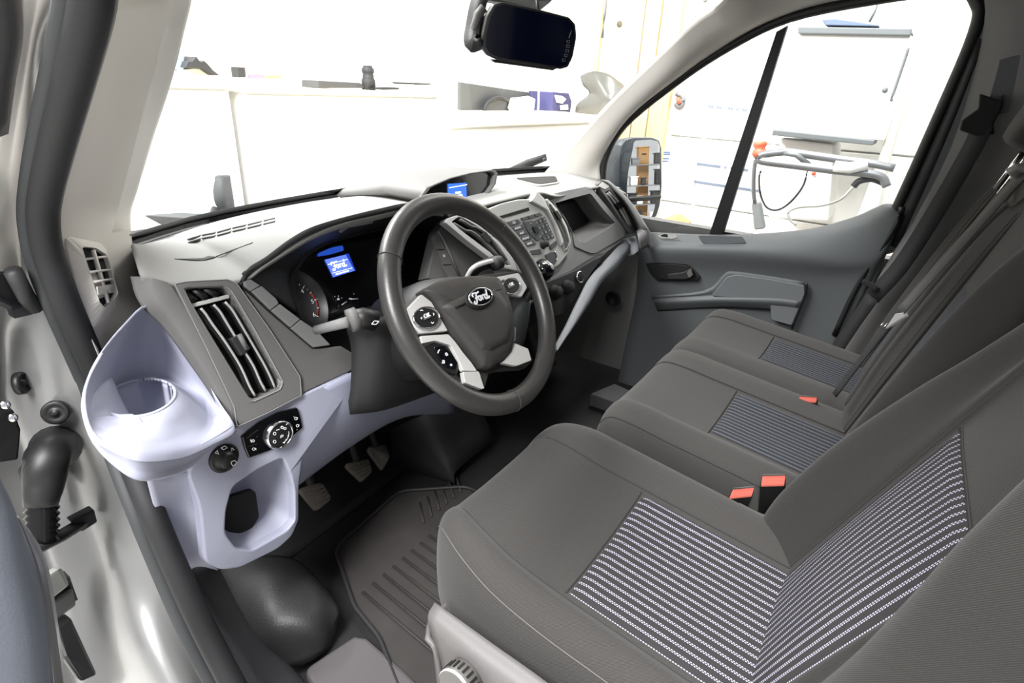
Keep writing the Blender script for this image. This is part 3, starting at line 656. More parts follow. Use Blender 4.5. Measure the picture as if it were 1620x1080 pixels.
# left centre vent
lo_ = rnd(r2([(108, 440), (160, 410), (232, 392), (380, 470), (540, 600), (640, 720), (690, 830), (560, 800), (500, 752), (300, 600)]), 0.15)
li_ = rnd(r2([(165, 450), (232, 402), (370, 480), (530, 620), (640, 790), (560, 775), (500, 705), (320, 570)]), 0.15)
lv = frame_ring('centre_vent', lo_, li_, nR, 0.02, M_SATIN, D, 72, deep=0.03, bevel=0.001, c=cen(r2([(390, 575)])))
plate('vent_cavity', up(li_, nR, -0.026), nR, 0.004, M_PIT, lv, 0)
for P in ([(190, 455), (280, 510), (330, 520), (420, 590), (560, 740)], [(240, 425), (330, 480), (370, 490), (470, 560), (600, 740)]):
    MB().tube(up(spl(SP(C2(P), PRp), 3), nR, -0.006), 0, flat=(0.004, 0.012), up=nR).build('vent_slat', M_DARK, lv)
MB().plate(r2([(395, 552), (430, 520), (482, 590), (450, 612)], 0.002), -nR * 0.012).build('vent_tab', M_SOFTBLK, lv, smooth=False, bevel=0.001)
# radio bezel
rb = rnd(r2([(430, 352), (560, 300), (690, 270), (780, 268), (800, 240), (822, 206), (880, 250), (960, 330), (1040, 470), (1082, 600), (1078, 690), (1010, 780), (930, 828), (780, 860), (700, 840), (600, 560)]), 0.2)
bz = plate('radio_bezel', rb, nR, 0.05, M_SILVER, D, 0.005, seg=3)
sk = rnd([q + V((0, 0, 0)) for q in r2([(560, 640), (700, 840), (790, 862), (940, 826), (1016, 778), (1082, 690), (1090, 720), (1030, 830), (930, 900), (780, 940), (640, 900)], -0.008)], 0.2)
plate('bezel_chin', sk, nR, 0.05, M_MID, D, 0.004)
# bright peak and right vent trim
plate('bezel_fin', r2([(800, 250), (822, 206), (868, 262), (905, 330), (950, 420), (1000, 520), (1030, 600), (1012, 640), (960, 470), (900, 360), (770, 290)], 0.006), nR, 0.01, mat('bezel_bright_silver', (206, 205, 202), 0.38, 0.2), bz, 0.003)
plate('cd_slot', r2([(540, 402), (764, 334), (772, 358), (570, 416)], 0.0012), nR, 0.004, M_PIT, bz, 0)
rv_o = rnd(r2([(892, 250), (912, 268), (990, 350), (1062, 480), (1095, 600), (1082, 650), (1045, 690), (1020, 620), (950, 440)], 0.002), 0.2)
rv_i = rnd(r2([(908, 312), (928, 312), (1000, 410), (1050, 510), (1076, 600), (1048, 668), (1006, 560), (940, 400)], 0.002), 0.15)
rv = frame_ring('centre_vent', rv_o, rv_i, nR, 0.01, M_SILVER, D, 72, deep=0.02, lip=0.003, c=cen(r2([(1000, 490)])))
plate('vent_cavity', up(rv_i, nR, -0.008), nR, 0.003, M_PIT, rv, 0)
for P in ([(918, 330), (960, 400), (1010, 500), (1050, 600), (1052, 650)], [(930, 325), (985, 400), (1035, 500), (1066, 600), (1060, 630)]):
    MB().tube(spl(r2(P, 0.0), 3), 0, flat=(0.0025, 0.008), up=nR).build('vent_slat', M_DARK, rv)
MB().plate(r2([(950, 372), (975, 362), (1012, 420), (985, 430)], 0.008), -nR * 0.012).build('vent_tab', M_BLACK, rv, smooth=False, bevel=0.001)
# radio keys
def quadcells(tl, tr, br, bl, nx, ny, gap=0.08):
    L = lambda a, b, t: (a[0] + (b[0] - a[0]) * t, a[1] + (b[1] - a[1]) * t)
    for j in range(ny):
        for i in range(nx):
            c = []
            for di, dj in ((gap, gap), (1 - gap, gap), (1 - gap, 1 - gap), (gap, 1 - gap)):
                u, v = (i + di) / nx, (j + dj) / ny; c.append(L(L(tl, tr, u), L(bl, br, u), v))
            yield j, i, c
ru = (r2([(690, 440)])[0] - r2([(590, 470)])[0]).normalized(); rvv = nR.cross(ru)
KEYS = ['CD', 'RADIO', 'AUX', 'PHONE', 'MENU']
for j, i, c in quadcells((572, 450), (688, 418), (832, 620), (732, 652), 1, 5):
    b = plate('radio_key', r2(c, 0.003), nR, 0.004, M_BTN, bz, 0.0012)
    text('key_legend', KEYS[j], cen(r2(c, 0.0034)), ru, rvv, 0.0075, M_WHITE, b)
nums = ['1', '2', '3', '4', '5', '6', '7', '8', '9', '*', '0', '#']
for j, i, c in quadcells((796, 440), (888, 402), (964, 572), (888, 606), 3, 4, 0.05):
    b = plate('number_key', r2(c, 0.003), nR, 0.004, M_BTN, bz, 0.0008)
    text('key_legend', nums[j * 3 + i], cen(r2(c, 0.0034)), ru, rvv, 0.006, M_WHITE, b)
for j, i, c in quadcells((700, 416), (850, 374), (876, 398), (716, 440), 3, 1, 0.04):
    plate('radio_key', r2(c, 0.003), nR, 0.004, M_BTN, bz, 0.0008)
plate('arrow_pad', rnd(r2([(716, 446), (790, 436), (822, 470), (868, 560), (850, 590), (826, 596), (760, 530)], 0.003), 0.2), nR, 0.004, M_BTN, bz, 0.001)
plate('ok_key', rnd(r2([(784, 486), (818, 478), (844, 524), (812, 538)], 0.006), 0.2), nR, 0.006, M_BLACK, bz, 0.001)
mb = MB()
for x, y in ((776, 458), (782, 520), (846, 496), (850, 560)): mb.lathe([(0.0012, 0), (0.0012, 0.001)], r2([(x, y)], 0.003)[0], nR, 8)
mb.build('arrow_marks', M_WHITE, bz)
kc = r2([(878, 622)])[0]; MB().lathe([(0.012, 0), (0.0115, 0.002), (0.0085, 0.003), (0.0082, 0.014), (0.007, 0.016), (0.001, 0.016)], kc, nR, 28).build('volume_knob', M_SOFTBLK, bz)
for P in ([(764, 672), (850, 656), (864, 694), (800, 702), (776, 696)], [(926, 630), (978, 590), (986, 622), (946, 662), (930, 658)], [(888, 704), (930, 684), (966, 676), (984, 720), (972, 770), (936, 790)]):
    plate('radio_key', rnd(r2(P, 0.003), 0.2), nR, 0.004, M_BTN, bz, 0.001)
MB().tube(r2([(962, 680), (982, 712), (972, 752)], 0.004), 0.0012, 6).build('key_trim', M_CHROME, bz)

# screen pod on the dash top
PS = (V((-0.03, 0.80, 0.82)), V((-0.05, -0.97, 0.22)).normalized()); nS = PS[1]
po = SP([(662, 312), (674, 296), (710, 281), (743, 273), (780, 268), (786, 273), (783, 291), (768, 312), (752, 326), (720, 332), (690, 330)], PS)
pod = obj('screen_pod', po + [q.lerp(cen(po), 0.10) + V((0, 0.13, -0.004)) for q in po] + [q.lerp(cen(po), 0.3) + V((0, 0.32, -0.045)) for q in po],
          [(k * 11 + i, k * 11 + (i + 1) % 11, (k + 1) * 11 + (i + 1) % 11, (k + 1) * 11 + i) for k in (0, 1) for i in range(11)], M_DARK, D, smooth=True)
pi = [q.lerp(cen(po), 0.10) for q in po]
frame_ring('pod_rim', up(po, nS, .004), up(pi, nS, .004), nS, 0.01, M_DARK, pod, 96, deep=0.02, bevel=0.002, c=cen(po))
plate('pod_face', up(pi, nS, -0.008), nS, 0.004, M_GLOSS, pod, 0)
sq = up(SP(C4([(187, 325), (290, 318), (294, 414), (188, 400)]), PS), nS, -0.006)
scn = plate('screen', sq, nS, 0.003, emit('screen_blue', (48, 104, 220), 1.0), pod, 0)
mb = MB(); mb.tube(up(SP(C4([(190, 348), (291, 330)]), PS), nS, -0.004), 0, flat=(0.0016, 0.0005), up=nS)
for a, b in (((226, 374), (256, 371)), ((226, 380), (256, 378)), ((214, 392), (266, 389)), ((222, 398), (262, 395))): mb.tube(up(SP(C4([a, b]), PS), nS, -0.004), 0, flat=(0.0022, 0.0005), up=nS)
mb.build('screen_text', E_WHITE, scn, smooth=False)
# open tray on the top pad
to = rnd(stick(TPAD, C4([(535, 298), (792, 286), (812, 326), (690, 346)])), 0.2); ti = rnd(stick(TPAD, C4([(552, 303), (786, 292), (800, 322), (692, 338)])), 0.2)
tr = frame_ring('top_tray', up(to, (0, 0, 1), .002), up(ti, (0, 0, 1), .003), (0, 0, 1), 0.006, M_TOP, D, 72, bevel=0.001)
plate('tray_floor', up(ti, (0, 0, 1), 0.0045), (0, 0, 1), 0.002, M_PIT, tr, 0)

# ---- passenger side: open shelf, end vent, trims
C3 = conv(0.2870, 840, 250)
def p3_(P, h=0.0): return up(SP(C3(P), PVp), nV, h)
so = rnd(p3_([(80, 208), (190, 180), (300, 158), (332, 164), (430, 280), (522, 402), (516, 430), (360, 522), (328, 524), (242, 486), (228, 400), (160, 290)]), 0.15)
si = rnd(p3_([(128, 250), (220, 222), (328, 194), (400, 285), (466, 358), (440, 380), (300, 466), (262, 462), (235, 420), (190, 330)]), 0.12)
sh = frame_ring('open_shelf', so, si, nV, 0.02, M_MID, D, 120, deep=0.02, bevel=0.002, c=cen(p3_([(300, 335)])))
u_, v_, _ = basis(nV)
sA = star(si, cen(p3_([(300, 335)])), 60, u_, v_)
sB = [q.lerp(cen(sA), 0.28) - nV * 0.10 + V((0.03, 0, 0.02)) for q in sA]
mb = MB(); mb.loops([[q - nV * .015 for q in sA], [q.lerp(b, .5) for q, b in zip(sA, sB)], sB], True, False, True); mb.build('shelf_recess', M_DARK, sh, smooth=True)
eo = rnd(p3_([(360, 150), (384, 124), (450, 164), (532, 262), (592, 390), (580, 412), (540, 416), (522, 400), (440, 262)]), 0.15)
ei = rnd(p3_([(402, 188), (432, 180), (502, 272), (556, 378), (538, 392), (462, 278)]), 0.12)
ev2 = frame_ring('end_vent', up(eo, nV, .004), up(ei, nV, .004), nV, 0.02, M_DARK, D, 72, deep=0.03, bevel=0.002, c=cen(p3_([(480, 280)])))
plate('vent_cavity', up(ei, nV, -0.02), nV, 0.004, M_PIT, ev2, 0)
for P in ([(415, 195), (455, 240), (500, 305), (545, 385)], [(424, 188), (480, 245), (520, 310), (550, 378)]):
    MB().tube(spl(p3_(P, 0.0), 3), 0, flat=(0.003, 0.01), up=nV).build('vent_slat', M_SILVER, ev2)
MB().plate(p3_([(455, 255), (485, 240), (505, 270), (478, 285)], 0.006), -nV * 0.01).build('vent_tab', M_BLACK, ev2, smooth=False, bevel=0.001)
plate('vent_top_slot', p3_([(364, 158), (386, 134), (424, 160), (400, 176)], 0.006), nV, 0.006, M_SILVER, ev2, 0.001)
# fascia below the shelf and right end cap
plate('fascia', p3_([(228, 400), (242, 486), (328, 524), (360, 522), (516, 432), (520, 446), (420, 520), (330, 570), (240, 620), (120, 680), (90, 640), (190, 560), (225, 480)], -0.004), nV, 0.03, M_MID, D, 0.002)
endcap = [[pv(950, 286), SX(958, 287, .70), SX(962, 288, .735)], [pv(969, 297), SX(974, 299, .70), SX(978, 302, .735)], [pv(991, 324), SX(996, 323, .71), SX(1000, 326, .74)], [pv(1008, 360), SX(1016, 356, .715), SX(1020, 358, .745)], [SX(1008, 372, .695), SX(1023, 368, .72), SX(1026, 370, .745)], [SX(1012, 397, .69), SX(1021, 391, .715), SX(1025, 391, .745)]]
patch('end_cap', endcap, M_MID, D, 4, 4, solid=0.006)
# pale grip strip sweeping down to the centre
PG = (V((0.45, 0.685, 0.53)), V((0.1, -0.9, 0.45)).normalized()); nG = PG[1]
def g3(P, h=0.0): return up(SP(C3(P), PG), nG, h)
st1 = [g3([(518, 446), (545, 520)]), g3([(430, 540), (470, 612)]), g3([(330, 650), (390, 690)]), g3([(270, 760), (325, 800)]), g3([(190, 920), (235, 935)]), g3([(120, 1050), (130, 1075)])]
st1 = [[r[0], r[0].lerp(r[1], .5) + nG * 0.012, r[1]] for r in st1]
patch('grip_strip', st1, mat('grip_pale_grey', (128, 131, 136), 0.5, bump=0.1), D, 4, 5, solid=0.01)
plate('strip_end', rnd(g3([(528, 440), (590, 428), (606, 500), (556, 538)], 0.006), 0.15), nG, 0.02, mat('strip_end_grey', (190, 195, 202), 0.5), D, 0.003)
plate('strip_cap', rnd(g3([(592, 428), (636, 380), (648, 480), (608, 502)], 0.004), 0.15), nG, 0.02, M_MID, D, 0.003)
# heater panel with knobs
PH = (V((0.2, 0.70, 0.52)), V((-0.1, -0.95, 0.3)).normalized()); nH = PH[1]
def h3(P, h=0.0): return up(SP(C3(P), PH), nH, h)
hp = plate('heater_panel', h3([(90, 680), (240, 620), (330, 568), (420, 520), (330, 640), (260, 760), (180, 860), (100, 880), (60, 760)], 0.0), nH, 0.03, M_SOFTBLK, D, 0.003)
for x, y, r in ((128, 740, .022), (195, 712, .022)): MB().lathe([(r, 0), (r, 0.004), (r * .8, 0.006), (r * .75, 0.02), (0.001, 0.02)], h3([(x, y)])[0], nH, 28).build('heater_knob', M_PIT, hp)
MB().lathe([(.017, 0), (.017, 0.006), (.014, 0.008), (0.001, 0.008)], h3([(262, 656)])[0], nH, 28).build('power_socket', M_PIT, hp)
MB().lathe([(.0175, 0.002), (.0175, 0.008), (.015, 0.009), (.015, 0.002)], h3([(262, 656)])[0], nH, 28, cap=False).build('socket_ring', M_CHROME, hp)
# dark lower dash: centre console and glove side
low = [[V((-0.30, 0.80, 0.55)), V((0.0, 0.74, 0.50)), V((0.35, 0.73, 0.50)), V((0.72, 0.74, 0.52))], [V((-0.30, 0.84, 0.40)), V((0.0, 0.76, 0.40)), V((0.35, 0.78, 0.42)), V((0.72, 0.80, 0.44))],
       [V((-0.28, 0.92, 0.26)), V((-0.02, 0.82, 0.25)), V((0.33, 0.88, 0.30)), V((0.74, 0.92, 0.32))], [V((-0.26, 1.05, 0.15)), V((-0.04, 0.95, 0.10)), V((0.30, 1.0, 0.15)), V((0.74, 1.1, 0.2))], [V((-0.25, 1.15, 0.0)), V((-0.05, 1.02, 0.0)), V((0.28, 1.05, 0.0)), V((0.74, 1.15, 0.0))]]
patch('lower_dash', low, M_BLACK, D, 4, 4, solid=0.01)

# ---- pale lower panel, cup holder, pocket
Z6 = conv(0.3888, 120, 480)
LO = [(232, 482, .80), (195, 513, .77), (159, 557, .74), (138, 597, .72), (131, 635, .70), (142, 682, .66), (180, 708, .64), (217, 721, .62), (260, 720, .625), (295, 713, .64), (335, 695, .66), (369, 674, .68), (350, 640, .715), (325, 600, .748), (295, 553, .78), (265, 512, .808)]
LB = [(225, 520, .82), (198, 540, .80), (172, 568, .775), (147, 603, .745), (142, 640, .72), (146, 671, .685), (182, 690, .655), (217, 701, .64), (260, 702, .645), (300, 696, .66), (335, 676, .70), (329, 642, .75), (322, 620, .768), (296, 590, .80), (270, 550, .82), (248, 525, .82)]
LW = [(228, 592, .835), (198, 598, .82), (168, 610, .79), (154, 624, .765), (149, 642, .735), (153, 668, .692), (185, 684, .665), (217, 693, .65), (258, 692, .655), (292, 684, .675), (318, 664, .70), (322, 645, .735), (312, 628, .765), (290, 611, .80), (268, 600, .82), (248, 595, .83)]
def sm3(L): return spl([SY(*q) for q in L], 4, True)
hole_px = [(Z6([(258 + 150 * math.cos(R(a)) * math.cos(R(-10)) - 74 * math.sin(R(a)) * math.sin(R(-10)), 392 + 150 * math.cos(R(a)) * math.sin(R(-10)) + 74 * math.sin(R(a)) * math.cos(R(-10)))])[0]) for a in range(0, 360, 6)]
zc = 0.618
hole = [SZ(x, y, zc) for x, y in hole_px]; hc = cen(hole)
U2, V2 = V((1, 0, 0)), V((0, 1, 0))
cu = thing('cup_holder', (hc.x, hc.y, 0.5), 'pale lavender cup holder at the driver end of the dashboard', 'cup holder')
NN = 64
def byang(loop): # order a loop so its points pair up with the LO list
    return loop
oL, bL, wL = sm3(LO), sm3(LB), sm3(LW)
hs = []
for q in wL:
    d = (q - hc); a = math.atan2(d.y, d.x); hs.append(a)
def holeat(a, k=1.0, z=zc):
    best = min(hole, key=lambda p: abs((math.atan2(p.y - hc.y, p.x - hc.x) - a + math.pi) % (2 * math.pi) - math.pi)); q = hc + (best - hc) * k; q.z = z; return q
h1_ = [holeat(a, 1.05, zc + .002) for a in hs]; h2_ = [holeat(a, 1.0, zc + .003) for a in hs]; h3_ = [holeat(a, .97, zc - .008) for a in hs]; h4_ = [holeat(a, .88, zc - .07) for a in hs]
rim = [q + (q - hc).normalized() * 0.002 + V((0, 0, -.006)) for q in oL]
mb = MB(); mb.loops([rim, oL, [a.lerp(b, .35) + V((0, 0, .003)) for a, b in zip(oL, bL)], bL, [a.lerp(b, .6) for a, b in zip(bL, wL)], wL, [a.lerp(b, .5) for a, b in zip(wL, h1_)], h1_, h2_, h3_, h4_], True, False, True)
mb.build('tray', M_LAV, cu)
MB().tube(h2_, 0.0022, 8, closed=True).build('cup_rim', M_LAV, cu)
notch = [SZ(x, y, zc + .004) for x, y in Z6([(130, 440), (150, 455), (210, 472), (270, 478), (262, 462), (230, 446), (180, 448)])]
MB().plate(notch, (0, 0, -0.01)).build('rim_tab', M_LAV, cu, smooth=False, bevel=0.002)
# band under the rim
B0 = LO[2:12]; B1 = [(150, 600, .80), (137, 622, .76), (134, 650, .715), (152, 698, .67), (188, 738, .65), (222, 757, .635), (265, 753, .645), (300, 738, .672), (332, 706, .694), (371, 681, .704)]
b0 = [SY(*q) for q in B0]; b1 = [SY(*q) for q in B1]; bm_ = [a.lerp(b, .5) + (a - hc).normalized() * 0.003 for a, b in zip(b0, b1)]
bu = [q + (V((hc.x + .05, hc.y + .12, q.z)) - q) * 0.5 + V((0, 0, -.01)) for q in b1]
patch('tray_skirt', [b0, bm_, b1, bu], M_LAV, cu, 4, 4, solid=0.003)

nL = V((-0.05, -0.995, 0.08)).normalized(); PLp = (V((-0.70, 0.705, 0.52)), nL)
def l_(P, h=0.0): return up(SP(P, PLp), nL, h)
lo1 = rnd(l_([(296, 746), (330, 708), (376, 672), (472, 627), (560, 588), (556, 625), (510, 650), (482, 700), (473, 765), (473, 822), (462, 848), (440, 868), (380, 898), (350, 902), (325, 890), (316, 800)]), 0.25)
li1 = rnd(l_([(366, 768), (404, 742), (446, 722), (458, 750), (464, 775), (465, 822), (452, 838), (398, 869), (372, 866), (354, 842), (356, 805)]), 0.25)
lp_ = frame_ring('lower_panel', lo1, li1, nL, 0.02, M_LAV, D, 140, deep=0.02, lip=0.004, bevel=0.003, c=cen(l_([(415, 800)])))
lA = star(li1, cen(l_([(415, 800)])), 60, *basis(nL)[:2]); lB = [q.lerp(cen(lA), .22) - nL * 0.07 + V((0, 0, .01)) for q in lA]
mb = MB(); mb.loops([[q - nL * .014 for q in lA], [a.lerp(b, .5) for a, b in zip(lA, lB)], lB], True, False, True); mb.build('pocket_recess', M_LAV, lp_)
dk = rnd(l_([(357, 832), (380, 800), (422, 785), (428, 830), (415, 850), (395, 868), (372, 862)]), 0.25)
MB().plate([q - nL * 0.035 for q in dk], -nL * .01).build('pocket_hole', M_PIT, lp_, smooth=False)
side = [[SY(232, 752, .70), SY(275, 752, .71), SY(326, 742, .712)], [SY(242, 790, .72), SY(290, 800, .735), SY(330, 780, .715)], [SY(256, 835, .735), SY(300, 850, .735), SY(340, 835, .715)], [SY(272, 880, .74), SY(305, 885, .73), SY(330, 880, .715)], [SY(288, 912, .74), SY(312, 896, .73), SY(345, 902, .715)]]
patch('kick_side', side, M_LAV, lp_, 5, 4, solid=0.004)
knee = [[SY(480, 628, .71), SY(560, 590, .69), SY(640, 560, .70), SY(720, 560, .72)], [SY(476, 690, .715), SY(560, 650, .70), SY(640, 620, .715), SY(720, 610, .74)], [SY(474, 745, .73), SY(560, 692, .735), SY(640, 652, .75), SY(718, 645, .77)], [SY(472, 768, .78), SY(562, 702, .79), SY(640, 660, .80), SY(716, 655, .81)]]
patch('knee_panel', knee, mat('knee_panel_lavender', (150, 153, 172), 0.6, bump=0.12, scale=600), D, 6, 6, solid=0.006)
# light switch
Z7 = conv(0.12963, 360, 640)
def l7(P, h=0.0): return l_(Z7(P), h)
sw = plate('light_switch', rnd(l7([(150, 380), (360, 215), (600, 90), (830, 28), (862, 120), (895, 270), (740, 400), (500, 545), (235, 640), (185, 520)], .006), .12), nL, 0.012, M_GLOSS, D, .002)
kc = l7([(595, 345)], .006)[0]
MB().lathe([(.0245, 0), (.0245, .005), (.022, .008), (.0205, .0085), (.020, .007)], kc, nL, 40, cap=False).build('knob_ring', M_CHROME, sw)
MB().lathe([(.0205, 0), (.0205, .006), (.018, .0075), (.001, .0075)], kc, nL, 40).build('rotary_knob', M_BLACK, sw)
lu, lv_, _ = basis(nL)
mb = MB()
def ring(c, r, n=14): return [(c[0] + r * math.cos(2 * math.pi * k / n), c[1] + r * math.sin(2 * math.pi * k / n)) for k in range(n + 1)]
def sym(lines, h=.0142): 
    for ln in lines: mb.tube(l7(ln, h), 0, flat=(.0009, .0004), up=nL)
sym([ring((515, 320), 17), ring((515, 418), 17), [(535, 280), (575, 268)], ring((605, 245), 14), ring((640, 258), 14), [(655, 215), (675, 195)], [(590, 345), (590, 375)], [(590, 345), (620, 335), (615, 358), (592, 362)], [(615, 435), (650, 410), (675, 375), (690, 320), (685, 295)], [(630, 440), (640, 425)], [(665, 402), (650, 392)], [(692, 350), (676, 345)]])
mb.build('knob_symbols', M_WHITE, sw, smooth=False)
mb = MB()
sym([ring((285, 425), 14), [(252, 410), (262, 445)], [(258, 408), (270, 443)], [(248, 425), (275, 420)], ring((290, 525), 15), [(308, 512), (320, 535)], [(302, 525), (322, 518)]], .0068)
mb.build('fog_symbols', M_WHITE, sw, smooth=False)
mb = MB(); sym([ring((805, 155), 15), [(780, 130), (784, 136)], [(826, 140), (822, 165)], ring((825, 242), 15), [(845, 228), (838, 252)], [(818, 288), (822, 292)]], .0068); mb.build('dimmer_symbols', M_WHITE, sw, smooth=False)
mb = MB(); sym([[(205, 395), (345, 290)], [(220, 498), (330, 460)], [(320, 380), (345, 365)]], .0066); mb.build('switch_seams', M_SOFTBLK, sw)
mc = l_([(353, 724)])[0]
mk = MB().lathe([(.0225, 0), (.0225, .004), (.018, .006), (.014, .005), (.012, .016), (.010, .018), (.001, .018)], mc, nL, 36).build('mirror_knob', M_BLACK, D)
def l0(P, h): return l_(P, h)
mb = MB()
for ln in ([(337, 714), (340, 710), (342, 716), (337, 714)], [(363, 706), (367, 709), (362, 711), (363, 706)], [(346, 706), (352, 703), (356, 706), (350, 709), (346, 706)]): mb.tube(l0(ln, .0068), 0, flat=(.0012, .0004), up=nL)
for ln in ([(356, 724), (361, 722), (365, 725), (362, 728), (359, 731), (356, 727), (356, 724)],): mb.tube(l0(ln, .0185), 0, flat=(.0010, .0004), up=nL)
mb.build('knob_symbols', M_WHITE, mk, smooth=False)
# overlay: clock badge on knee panel is absent; column shroud
sc_ = thing('steering_column', (-0.43, 0.62, 0.55), 'black steering column shroud with two stalks behind the wheel', 'steering column')
sh_t = [[SY(548, 520, .66), SY(610, 500, .62), SY(690, 470, .62)], [SY(556, 560, .655), SY(610, 545, .61), SY(690, 520, .61)], [SY(553, 648, .66), SY(610, 640, .63), SY(690, 612, .63)], [SY(556, 654, .70), SY(612, 646, .69), SY(690, 620, .69)]]
patch('column_shroud', sh_t, M_SOFTBLK, sc_, 4, 4, solid=0.02)
WC = V((-0.4325, 0.4868, 0.7085)); wt_ = R(33.5); wn = V((0, -math.cos(wt_), math.sin(wt_))); wu = V((1, 0, 0)); wv = V((0, math.sin(wt_), math.cos(wt_)))
MB().lathe([(0.055, -0.03), (0.075, -0.10), (0.085, -0.2)], WC, wn, 24).build('column_tube', M_SOFTBLK, sc_)
# left stalk
a, b, c = SY(594, 508, .60), SY(574, 503, .61), SY(548, 511, .63)
s1_ = MB().tube([a, b, SY(560, 506, .615)], [.017, .017, .0165], 16).build('light_stalk', M_BLACK, sc_)
MB().tube([SY(566, 503, .614), SY(552, 508, .62)], [.0185, .0185], 16).build('stalk_collar', M_DARK, s1_)
MB().tube([SY(551, 509, .622), SY(520, 517, .66), SY(500, 522, .69)], [.009, .008, .0075], 14).build('stalk_arm', M_MID, s1_)
text('stalk_symbol', '<>', SY(594, 511, .579), wu, wv, 0.014, M_WHITE, s1_)
# right stalk above the hub
s2_ = MB().tube(spl([SY(742, 442, .60), SY(755, 424, .585), SY(775, 416, .575), SY(790, 414, .565)], 4), [.010] * 8 + [.011, .012, .012, .012, .011], 14).build('wiper_stalk', M_BLACK, sc_)
MB().tube(spl([SY(738, 440, .59), SY(748, 424, .578), SY(766, 416, .568), SY(786, 411, .558)], 4), 0.0045, 10).build('stalk_trim', M_SATIN, s2_)
MB().tube([SY(780, 418, .56), SY(792, 414, .555)], [.013, .0125], 14).build('stalk_end', M_SOFTBLK, s2_)

# ------------------------------------------------------------------ steering wheel
SW = thing('steering_wheel', WC, 'dark leather steering wheel with silver spokes and an oval centre badge', 'steering wheel')
def wp(P, h=0.0): return up(SP(P, (WC + wn * h, wn)), wn, 0)
Z4 = conv(0.24074, 620, 380)
def w4(P, h=0.0): return wp(Z4(P), h)
def circ(r, h, n=96): return [WC + wn * h + (wu * math.cos(2 * math.pi * k / n) + wv * math.sin(2 * math.pi * k / n)) * r for k in range(n)]
ls = []
for k in range(20):
    a = 2 * math.pi * k / 20; ls.append(circ(0.172 + 0.0175 * math.cos(a), 0.0155 * math.sin(a)))
ls.append(ls[0]); MB().loops(ls).build('rim', M_LEATHER, SW)
for ang in (142, 38, 262):
    a = R(ang); c = WC + (wu * math.cos(a) + wv * math.sin(a)) * 0.172; rad = (c - WC).normalized()
    MB().tube([c + (rad * math.cos(2 * math.pi * k / 24) * 0.0181 + wn * math.sin(2 * math.pi * k / 24) * 0.0161) for k in range(24)], 0.0008, 6, closed=True).build('rim_seam', M_PAD, SW)
# spoke structure behind the covers
plate('spoke_frame', rnd(w4([(70, 470), (200, 330), (520, 235), (830, 200), (905, 310), (850, 380), (800, 480), (800, 660), (900, 720), (930, 790), (880, 840), (720, 850), (640, 870), (610, 980), (480, 945), (400, 850), (340, 640), (180, 610), (95, 540)], -0.004), .1), wn, 0.018, M_PAD, SW, .004)
# airbag cover, domed
pad = rnd(w4([(195, 325), (300, 270), (420, 243), (520, 235), (690, 240), (745, 330), (780, 440), (800, 560), (800, 660), (770, 740), (720, 795), (640, 850), (590, 840), (500, 720), (380, 560), (270, 400)], .012), .2)
pc_ = cen(pad); mb = MB()
mb.loops([[q - wn * .018 for q in pad], pad, [q.lerp(pc_, .06) + wn * .007 for q in pad], [q.lerp(pc_, .25) + wn * .012 for q in pad], [q.lerp(pc_, .6) + wn * .016 for q in pad], [q.lerp(pc_, .9) + wn * .017 for q in pad]], True, False, True)
ab = mb.build('airbag_cover', M_PAD, SW)
bs = rnd(w4([(330, 420), (520, 330), (690, 315), (770, 430), (785, 560), (765, 670), (640, 735), (590, 720), (480, 590)], .024), .2); bc = cen(bs); mb = MB()
mb.loops([[q - wn * .006 for q in bs], [q.lerp(bc, .05) + wn * .003 for q in bs], [q.lerp(bc, .3) + wn * .006 for q in bs], [q.lerp(bc, .9) + wn * .007 for q in bs]], True, False, True); mb.build('cover_boss', M_PAD, ab)
for P in ([(415, 438), (485, 412)], [(680, 332), (722, 320)]): MB().tube(w4(P, .032), .0012, 6).build('cover_groove', M_PIT, ab)
# oval badge
ec = w4([(577, 374)], .0345)[0]; ea = (w4([(655, 350)], .0345)[0] - w4([(500, 398)], .0345)[0]); eu = ea.normalized(); ev = wn.cross(eu)
def oval(a, b, h, n=48): return [ec + wn * h + eu * a * math.cos(2 * math.pi * k / n) + ev * b * math.sin(2 * math.pi * k / n) for k in range(n)]
ew = ea.length / 2
MB().loops([oval(ew * 1.12, ew * .60, -.004), oval(ew * 1.12, ew * .60, .0005), oval(ew, ew * .50, .001)], True, False, True).build('badge_well', M_PIT, ab)
bd = MB().loops([oval(ew * .96, ew * .47, 0), oval(ew * .96, ew * .47, .003), oval(ew * .86, ew * .40, .003)], True, True, True).build('oval_badge', M_GLOSS, ab)
MB().loops([oval(ew * .98, ew * .49, .002), oval(ew * .98, ew * .49, .0036), oval(ew * .90, ew * .43, .0036), oval(ew * .90, ew * .43, .002)]).build('badge_rim', M_CHROME, ab)
mb = MB(); mb.strokes([[(x * ew * .50 + .0005, y * ew * .46 - ew * .10) for x, y in ln] for ln in SCRIPT], (ec + wn * .0035, eu, ev, wn), ew * .085, .0008); mb.build('script_lettering', mat('badge_silver', (206, 206, 210), .4), ab, smooth=False)
